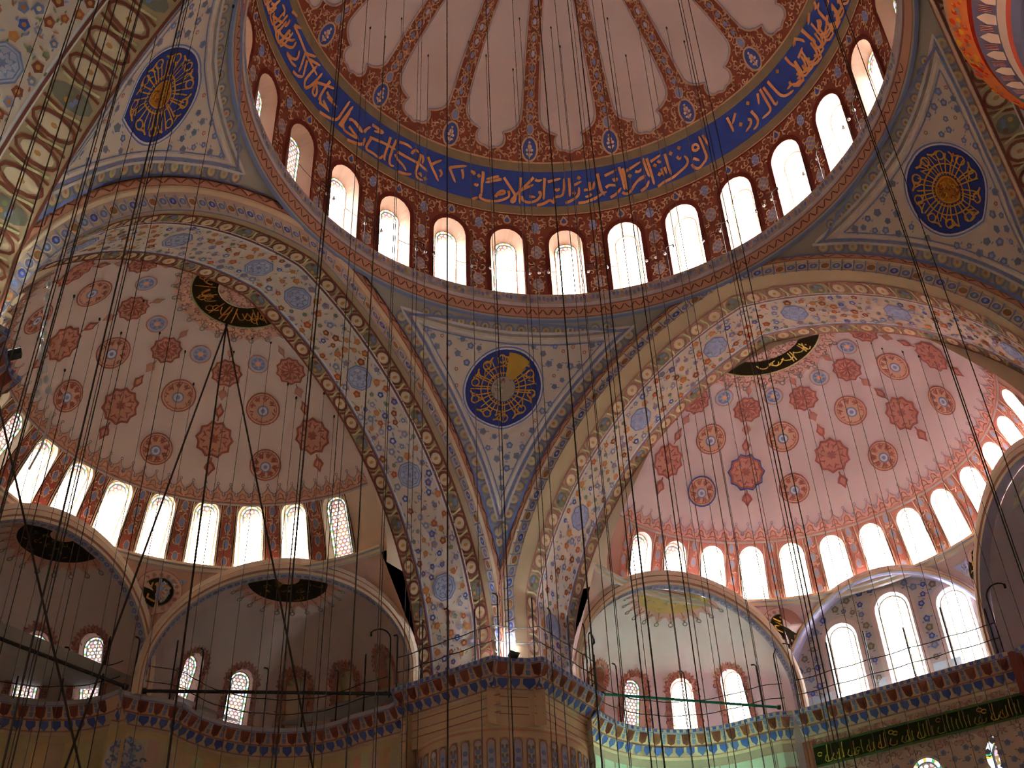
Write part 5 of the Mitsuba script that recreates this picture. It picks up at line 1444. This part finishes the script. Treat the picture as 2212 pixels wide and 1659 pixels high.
# big bent lamp loops on the gallery by the pier
for i, (b, h, w, dx, nm) in enumerate((((11.7, 17.6), 3.3, 1.0, (-.6, .8), 'left of the pier'), ((17.2, 10.9), 3.4, .9, (.9, .2), 'just right of the pier'), ((17.6, 11.5), 2.6, .7, (.9, .2), 'low, right of the pier'), ((23.9, 5.1), 3.2, 1.0, (-.1, -1), 'left of the three tall windows'), ((23.9, -4.6), 3.0, 1.0, (-.1, -1), 'right of the three tall windows'))):
    d = np.array([*dx, 0]) / np.hypot(*dx); b = np.array([*b, -15.4]); a_ = np.linspace(0, np.pi * .75, 9)
    pts = [b, b + [0, 0, h * .8]] + [b + [0, 0, h * .8 + w * .5 * math.sin(t)] + d * w * .5 * (1 - math.cos(t)) for t in a_]
    t = thing('bent_lamp', f'large bent black lamp arm rising from the gallery {nm}', 'lamp'); m = MB(); m.add(*tube(pts, .03, 6), BLACK); part(t, 'arm', m, 'iron', True)
    m = MB(); m.add(*tube([pts[-1], pts[-1] - [0, 0, .18]], .05, 6), BLACK); part(t, 'lamp_holder', m, 'iron', True)


def flood(p, aim, power, nm, cc=(1, 1, 1), size=.22):
    """A flood lamp lying on the gallery floor behind the lip: black housing, glowing front."""
    t = thing('flood_lamp', nm, 'flood lamp'); p, aim = np.asarray(p, float), np.asarray(aim, float)
    n = aim / np.linalg.norm(aim); a_ = np.cross(n, [0.3, .5, .2]); a_ /= np.linalg.norm(a_); b_ = np.cross(n, a_)
    q = np.array([p + size * (x * a_ + y * b_) for x, y in ((-1, -.7), (1, -.7), (1, .7), (-1, .7))])
    back = q - n * .16 - (q - p) * .3
    m = MB(); m.add(np.vstack([q, back]), [[0, 1, 5], [0, 5, 4], [1, 2, 6], [1, 6, 5], [2, 3, 7], [2, 7, 6], [3, 0, 4], [3, 4, 7], [4, 5, 6], [4, 6, 7]], BLACK); part(t, 'housing', m, 'iron')
    f = np.array([[0, 1, 2], [0, 2, 3]])
    if np.cross(q[1] - q[0], q[2] - q[0]) @ n < 0: f = f[:, ::-1]
    part_key = numbered(t + '__lens'); scene[part_key] = mikit.ply((q - n * .02 + [0, 0, ZR], f), 'backing', False, emitter={'type': 'area', 'radiance': {'type': 'rgb', 'value': [power * c for c in cc]}})


flood((11.72, 11.25, -15.3), (.35, .4, 1.0), 60.0, 'flood lamp lying behind the cornice at the foot of the middle pendentive', (.95, 1.0, 1.06))
flood((-11.72, 11.15, -15.3), (-.35, .4, 1.0), 60.0, 'flood lamp lying behind the cornice at the foot of the upper left pendentive', (.98, 1.05, .9))
flood((20.6, 8.6, -21.5), (.5, .55, .8), 45.0, 'greenish flood lamp hidden below the tiled wall right of the pier', (.5, 1.0, .66), .3)
# glass lamps and bright wire on the cornice of the left pier
gl = thing('glass_lamp_cluster', 'cluster of sunlit clear glass lamps on wires at the cornice of the left pier', 'lamp cluster')

# (glass lamps: positions along two wires just outside the left pier's lip)
g0, g1 = np.array([-11.9, 10.05, -13.3]), np.array([-10.6, 11.4, -15.9])
h0, h1 = np.array([-11.85, 9.9, -15.35]), np.array([-10.5, 10.9, -16.1])
m = MB(); m.add(*tube([g0, g1], .014, 4), CREAM); m.add(*tube([h0, h1], .014, 4), CREAM); part(gl, 'wire', m, 'lamp_glass', True)
for i, t in enumerate((.05, .16, .26, .38, .47, .58, .66, .78, .88, .97)):
    p = g0 + (g1 - g0) * t; b = trimesh.creation.icosphere(1, .085); b.apply_scale([1, 1, 1.6 + .3 * (i % 3)])
    m = MB(); m.add(b.vertices + p - [0, 0, .1], b.faces, CREAM); part(gl, 'bulb', m, 'lamp_glass', True)
for i, t in enumerate((.3, .5, .68, .85)):
    p = h0 + (h1 - h0) * t; b = trimesh.creation.icosphere(1, .08); b.apply_scale([1, 1, 1.8])
    m = MB(); m.add(b.vertices + p - [0, 0, .12], b.faces, CREAM); part(gl, 'bulb', m, 'lamp_glass', True)
arm = np.array([[-11.9, 9.8, -15.6], [-11.2, 10.4, -15.2]]); m = MB(); m.add(*tube(arm, .05, 6), CREAM); part(gl, 'tube_lamp', m, 'lamp_glass', True)
m = MB(); m.add(*tube([[-10.2, 11.2, -16.3], [-10.2, 11.25, -17.4], [-10.35, 11.3, -18.2]], .03, 5), CREAM); part(gl, 'tail_wire', m, 'lamp_glass', True)

# near pier: painted collar lit from the prayer hall, at the top right edge
np_ = thing('near_pier', 'nearest pier at the top right edge with an orange and red painted collar', kind='structure')
nc = np.array([-14.15, -15.42])
m = MB()
revolve(m, [(2.9, -23.75), (2.98, -23.85), (2.96, -23.98)], [col(226, 150, 116), col(226, 150, 116)], c=nc, step=3); revolve(m, [(2.96, -23.98), (2.80, -24.22)], [col(214, 112, 62)], c=nc, step=3)
revolve(m, [(2.80, -24.22), (2.77, -24.3)], [col(150, 40, 28)], c=nc, step=3); revolve(m, [(2.77, -24.3), (2.56, -24.50)], [col(96, 84, 104)], c=nc, step=3)
revolve(m, [(2.56, -24.5), (2.50, -24.62)], [col(222, 172, 156)], c=nc, step=3); revolve(m, [(2.50, -24.62), (2.46, -24.66)], [col(176, 74, 60)], c=nc, step=3)
part(np_, 'collar', m, label='orange and red collar mouldings')
m = MB(); revolve(m, [(2.46, -24.66), (2.40, -24.8), (2.40, -31), (2.6, -36.9)], [col(108, 104, 130), col(108, 104, 130), col(170, 160, 150)], c=nc, step=4); part(np_, 'shaft', m, label='slate blue shaft')
m = MB(); revolve(m, [(2.3, -16.9), (2.3, -23.75), (2.9, -23.75)], [col(180, 160, 140), col(180, 160, 140)], c=nc, step=6); part(np_, 'upper_shaft', m)
SNC = Surf(lambda uv: np.column_stack([nc[0] + (2.77 - .21 * uv[:, 1]) * np.cos(uv[:, 0]), nc[1] + (2.77 - .21 * uv[:, 1]) * np.sin(uv[:, 0]), -24.3 - .2 * uv[:, 1]]), (0, 0, -36))
SNO = Surf(lambda uv: np.column_stack([nc[0] + (2.96 - .16 * uv[:, 1]) * np.cos(uv[:, 0]), nc[1] + (2.96 - .16 * uv[:, 1]) * np.sin(uv[:, 0]), -23.98 - .24 * uv[:, 1]]), (0, 0, -36))
m = MB(); rs = np.random.default_rng(9)
for a_ in np.arange(60, 250, 6.0):
    t = math.radians(a_)
    w = math.radians(1.5)
    poly(m, SNC, [[t - w, 1.0], [t - w * 1.1, .6], [t - w * .5, .35], [t, .2], [t + w * .5, .35], [t + w * 1.1, .6], [t + w, 1.0]], col(224, 172, 152), 1)
    for q in range(4): ribbon(m, SNC, [[t + w * 1.4 + q * w * .35, .3], [t + w * 1.5 + q * w * .35, .85]], .004, col(190, 120, 110), 1)
for _ in range(260):
    t = math.radians(rs.uniform(60, 250)); v = rs.uniform(.12, .88); r_ = rs.uniform(.02, .05)
    poly(m, SNO, np.array([t, v]) + circle(r_ / 2.9, 6, r_ / .3), [col(196, 62, 34), col(226, 140, 50), col(180, 44, 30), col(160, 120, 110)][int(rs.integers(4))], 1)
part(np_, 'painted_ornament', m, kind='stuff', label='red flowers and pink trefoils')
fl_ = thing('flood_lamp', 'warm flood lamp outside the view that lights the collar of the nearest pier', 'flood lamp')
m = MB(); q = np.array([[-18.5, -12.4, -33.0], [-18.1, -12.4, -33.0], [-18.1, -12.0, -33.0], [-18.5, -12.0, -33.0]]); m.add(np.vstack([q, q - [0, 0, .2]]), [[0, 1, 5], [0, 5, 4], [1, 2, 6], [1, 6, 5], [2, 3, 7], [2, 7, 6], [3, 0, 4], [3, 4, 7], [4, 6, 5], [4, 7, 6]], BLACK); part(fl_, 'housing', m, 'iron')
scene[fl_ + '__lens'] = mikit.ply((q + [0, 0, ZR - .01], np.array([[0, 1, 2], [0, 2, 3]])), 'backing', False, emitter={'type': 'area', 'radiance': {'type': 'rgb', 'value': [90, 62, 46]}})

# ------------------------------------------------------------------ hanging cables
CABLES = [(-4.99,1.92,13.31,-33.2,0.029,0),(-8.72,3.15,10.44,-33.2,0.026,0),(-6.67,5.34,11.16,-33.2,0.018,0),(-13.48,4.39,-3.46,-33.2,0.027,0),(-11.81,8.05,-1.5,-33.2,0.015,0),(-14.87,4.05,-3.28,-33.2,0.014,0),(-15.8,3.42,-2.99,-33.2,0.02,0),(-16.57,2.68,-1.88,-33.2,0.019,0),(-17.33,1.94,-1.73,-33.2,0.018,0),(-18.17,1.23,-1.73,-33.2,0.01,0),(-16.85,1.71,-1.64,-33.2,0.014,0),(-17.74,1.03,-1.63,-33.2,0.014,0),(-15.48,3.25,-2.91,-33.2,0.016,0),(-15.34,3.17,-2.88,-33.2,0.016,0),(-13.48,4.39,-3.46,-33.2,0.017,0),(-13.38,4.32,-3.42,-33.2,0.017,0),(-12.02,5.83,-1.5,-33.2,0.012,0),(-15.94,2.36,-2.57,-33.2,0.013,0),(-15.82,2.29,-2.55,-33.2,0.014,0),(-1.69,2.47,14.14,-33.2,0.021,0),(-3.23,-0.76,14.06,-33.2,0.027,0),(-0.97,-0.75,14.44,-33.2,0.022,0),(-1.74,-1.45,14.3,-33.2,0.027,0),(-0.42,-1.89,14.35,-33.2,0.02,0),(0.58,-4.47,13.67,-33.2,0.02,0),(1.56,-4.25,13.66,-33.2,0.016,0),(0.68,-4.8,13.53,-33.2,0.019,0),(-1.33,-9.57,9.99,-33.2,0.017,0),(-2.33,-9.66,9.65,-33.2,0.02,0),(-1.29,-9.96,9.51,-33.2,0.017,0),(-10.07,6.91,-1.5,-33.2,0.014,0),(-12.35,6.04,-4.48,-33.2,0.012,0),(-5.33,5.41,11.96,-33.2,0.015,0),(-3.36,6.23,12.32,-33.2,0.014,0),(-2.89,5.69,12.76,-33.2,0.014,0),(-2.41,5.12,13.16,-33.2,0.012,0),(1.42,3.17,14.01,-33.2,0.015,0),(2.34,1.56,14.18,-33.2,0.015,0),(3.55,1.39,13.91,-33.2,0.013,0),(3.06,0.11,14.12,-33.2,0.013,0),(-3.6,20.69,-3.43,-33.2,0.011,1),(-2.27,21.03,-3.09,-33.2,0.011,1),(-2.64,19.4,-2.42,-33.2,0.011,1),(-0.87,20.39,-2.46,-33.2,0.011,1),(0.63,20.45,-2.47,-33.2,0.012,1),(1.93,21.19,-3.1,-33.2,0.012,1),(2.14,19.07,-2.16,-33.2,0.012,1),(2.15,18.0,-1.9,-33.2,0.011,1),(2.78,17.48,-2.0,-33.2,0.011,1),(4.59,18.06,-2.93,-33.2,0.012,1),(5.19,18.08,-3.33,-33.2,0.012,1),(5.58,16.76,-3.44,-33.2,0.011,1),(6.41,16.84,-4.2,-33.2,0.011,1),(-5.56,19.62,-4.18,-33.2,0.011,1),(-3.34,22.7,-4.96,-33.2,0.011,1),(17.21,5.19,-3.2,-33.2,0.012,1),(17.69,4.46,-2.84,-33.2,0.012,1),(17.06,3.28,-2.13,-33.2,0.012,1),(16.88,2.44,-1.82,-33.2,0.012,1),(17.59,2.03,-1.83,-33.2,0.012,1),(18.33,1.12,-1.86,-33.2,0.012,1),(18.62,0.79,-1.92,-33.2,0.012,1),(18.65,-0.06,-1.89,-33.2,0.012,1),(18.6,-0.55,-1.89,-33.2,0.012,1),(18.65,-1.44,-2.01,-33.2,0.012,1),(17.78,-2.42,-1.98,-33.2,0.012,1),(17.88,-2.9,-2.16,-33.2,0.012,1),(17.81,-3.63,-2.43,-33.2,0.012,1),(17.96,-4.18,-2.75,-33.2,0.012,1),(18.26,-4.5,-3.03,-33.2,0.012,1),(18.32,-5.28,-3.59,-33.2,0.012,1),(18.37,-5.86,-4.1,-33.2,0.012,1),(18.33,-6.44,-4.67,-33.2,0.012,1),(-0.76,9.47,10.25,-33.2,0.013,1),(0.11,9.33,10.44,-33.2,0.013,1),(0.24,8.48,11.29,-33.2,0.014,1),(1.18,8.22,11.45,-33.2,0.014,1),(2.35,8.57,10.91,-33.2,0.014,1),(3.42,6.98,11.89,-33.2,0.014,1),(4.43,6.68,11.69,-33.2,0.014,1),(5.72,6.0,11.46,-33.2,0.014,1),(4.36,4.63,12.85,-33.2,0.014,1),(5.57,3.63,12.68,-33.2,0.014,1),(6.41,3.67,12.18,-33.2,0.014,1),(7.19,2.06,12.11,-33.2,0.014,1),(6.68,1.13,12.6,-33.2,0.014,1),(8.24,1.14,11.44,-33.2,0.014,1),(7.62,0.01,12.01,-33.2,0.014,1),(8.53,0.05,11.25,-33.2,0.014,1),(8.1,-1.18,11.56,-33.2,0.014,1),(8.78,-1.66,10.86,-33.2,0.014,1)]
CABLES.sort(key=lambda c: math.atan2(c[1] - CAM[1], c[0] - CAM[0]), reverse=True)
R3 = np.array([np.cross(FWD, UP), -np.cross(np.cross(FWD, UP), FWD), FWD])
def place(p):
    q = R3 @ (np.asarray(p) - CAM); return 1106 + 2515 * q[0] / q[2], 829.5 + 2515 * q[1] / q[2]
def where(x):
    return ('the upper left pendentive' if x < 300 else 'the left semi-dome' if x < 760 else 'the left arch' if x < 980 else 'the middle pendentive' if x < 1240 else 'the right arch' if x < 1500 else 'the right semi-dome' if x < 1980 else 'the right-hand pendentive')
n_thin, n_thick = 0, 0
for x, y, zt, zb, r, thin in CABLES:
    u, v = place((x, y, CAM[2] + np.hypot(x - CAM[0], y - CAM[1]) * .72))
    hang = 'the central dome' if np.hypot(x, y) < 11.6 else 'the left semi-dome' if y > 15 else 'the right semi-dome' if x > 15 else 'the vaults above the camera'
    if thin: n_thin += 1
    else: n_thick += 1
    t = thing('hanging_cable', f'thin lamp wire hanging from {hang}, number {n_thin} from the left' if thin else f'dark cable hanging before {where(u)}, thick cable number {n_thick} from the left', 'cable', 'thin lamp wires' if thin else 'thick lamp cables')
    zz = np.linspace(zt, zb, 9); w = .02 * np.sin(np.linspace(0, 3.14, 9)) * math.sin(x * 7)
    m = MB(); m.add(*tube(np.stack([x + w, y + w * .5, zz], 1), r * (1.0 if thin else 0.72), 5), BLACK); part(t, 'wire', m, 'thin_wire' if thin else 'rope', True)
    m = MB(); m.add(*tube([[x, y, zt + .06], [x, y, zt - .05]], max(r * 2.2, .04), 6), BLACK); part(t, 'ceiling_hook', m, 'iron')
# three chains that spread out from the hook at the edge of the left crown medallion
hook = np.array([.45, 16.6, -2.3])
def on_ray(u, v, D):
    d = R3.T @ np.array([(u - 1106) / 2515, (v - 829.5) / 2515, 1.0]); h = np.hypot(d[0], d[1]); return CAM + d * (D / h)
d_ = R3.T @ np.array([(489 - 1106) / 2515, (704 - 829.5) / 2515, 1.0]); hook = CAM + d_ * ((18.35 - CAM[1]) / d_[1])
for (u, v), nm in (((119, 1659), 'leftmost'), ((353, 1659), 'middle'), ((688, 1659), 'rightmost')):
    e = on_ray(u, v + 60, 36.0)
    t = thing('spreading_chain', f'dark chain spreading down from the hook of the left crown medallion, {nm} of the three', 'chain', 'spreading chains')
    m = MB(); m.add(*tube(np.linspace(hook, e, 12), .037, 5), BLACK); part(t, 'chain', m, 'rope', True)
    m = MB(); m.add(*tube([hook + [0, 0, .12], hook], .06, 6), BLACK); part(t, 'hook', m, 'iron')
a_, b_ = on_ray(26, 1000, 34.0), on_ray(180, 1690, 33.0)
t = thing('spreading_chain', 'brown slanting chain crossing the other chains at the lower left', 'chain', 'spreading chains'); m = MB(); m.add(*tube(np.linspace(a_ + (a_ - b_) * .25, b_, 8), .035, 5), BLACK); part(t, 'chain', m, 'rope', True)
# small lamp hanging high in the dome
lp = np.array([1.2, -1.0, 12.1]); d_ = R3.T @ np.array([(1225 - 1106) / 2515, (50 - 829.5) / 2515, 1.0]); lp = CAM + d_ * (34.0 / np.hypot(d_[0], d_[1]))
t = thing('dome_lamp', 'small dark lamp bracket hanging high under the central dome', 'lamp')
m = MB(); s_ = trimesh.creation.icosphere(1, .12); m.add(s_.vertices + lp, s_.faces, BLACK); part(t, 'bulb', m, 'iron', True)
m = MB(); m.add(*tube([lp + [-.35, 0, .1], lp, lp + [.35, .1, .15]], .05, 5), BLACK); m.add(*tube([lp, lp + [0, 0, .5]], .04, 5), BLACK); part(t, 'arm', m, 'iron', True)
m = MB(); m.add(*tube([lp + [0, 0, .5], lp + [0, 0, 3.0]], .012, 5), BLACK); part(t, 'wire', m, 'thin_wire', True)

# ------------------------------------------------------------------ the hall below: carpet, outer walls, lower windows
def quad(m, a, b, c, d, color):
    m.add([a, b, c, d], [[0, 1, 2], [0, 2, 3]], color)
fl = thing('floor', 'red carpeted floor of the hall, out of view', kind='structure'); m = MB(); quad(m, [-34, -34, -36.9], [34, -34, -36.9], [34, 34, -36.9], [-34, 34, -36.9], np.array([.32, .27, .26])); scene[fl] = m.shape()
for k, nm in enumerate(('wall_north', 'wall_east', 'wall_south', 'wall_west')):
    W = side(k); t = thing(nm, 'outer wall of the hall, out of view', kind='structure'); m = MB()
    quad(m, *[W(q) for q in ([-34, 34, -36.9], [34, 34, -36.9], [34, 34, -14], [-34, 34, -14])], np.array([.6, .56, .5])); scene[t] = m.shape()
    SO = Surf(lambda uv, W=W: W(np.stack([uv[:, 0], np.full(len(uv), 33.9), uv[:, 1]], 1)), W((0, 0, -25)))
    for s_ in np.linspace(-26, 26, 7):
        window(SO, s_, -32.5, 1.3, 6.5, 1.2, 6.3, .05, 5, 'tall lower window of the hall, out of view')
t = thing('ceiling', 'vaults over the side aisles, out of view', kind='structure'); m = MB()
hole = shapely.Polygon([(-12.6, -26), (12.6, -26), (12.6, -12.6), (26, -12.6), (26, 12.6), (12.6, 12.6), (12.6, 26), (-12.6, 26), (-12.6, 12.6), (-26, 12.6), (-26, -12.6), (-12.6, -12.6)])
SCE = Surf(lambda uv: np.column_stack([uv[:, 0], uv[:, 1], np.full(len(uv), -14.4)]), (0, 0, -30))
shp(m, SCE, shapely.box(-34, -34, 34, 34).difference(hole), 40, np.array([.6, .56, .52]), h=0); scene[t] = m.shape()
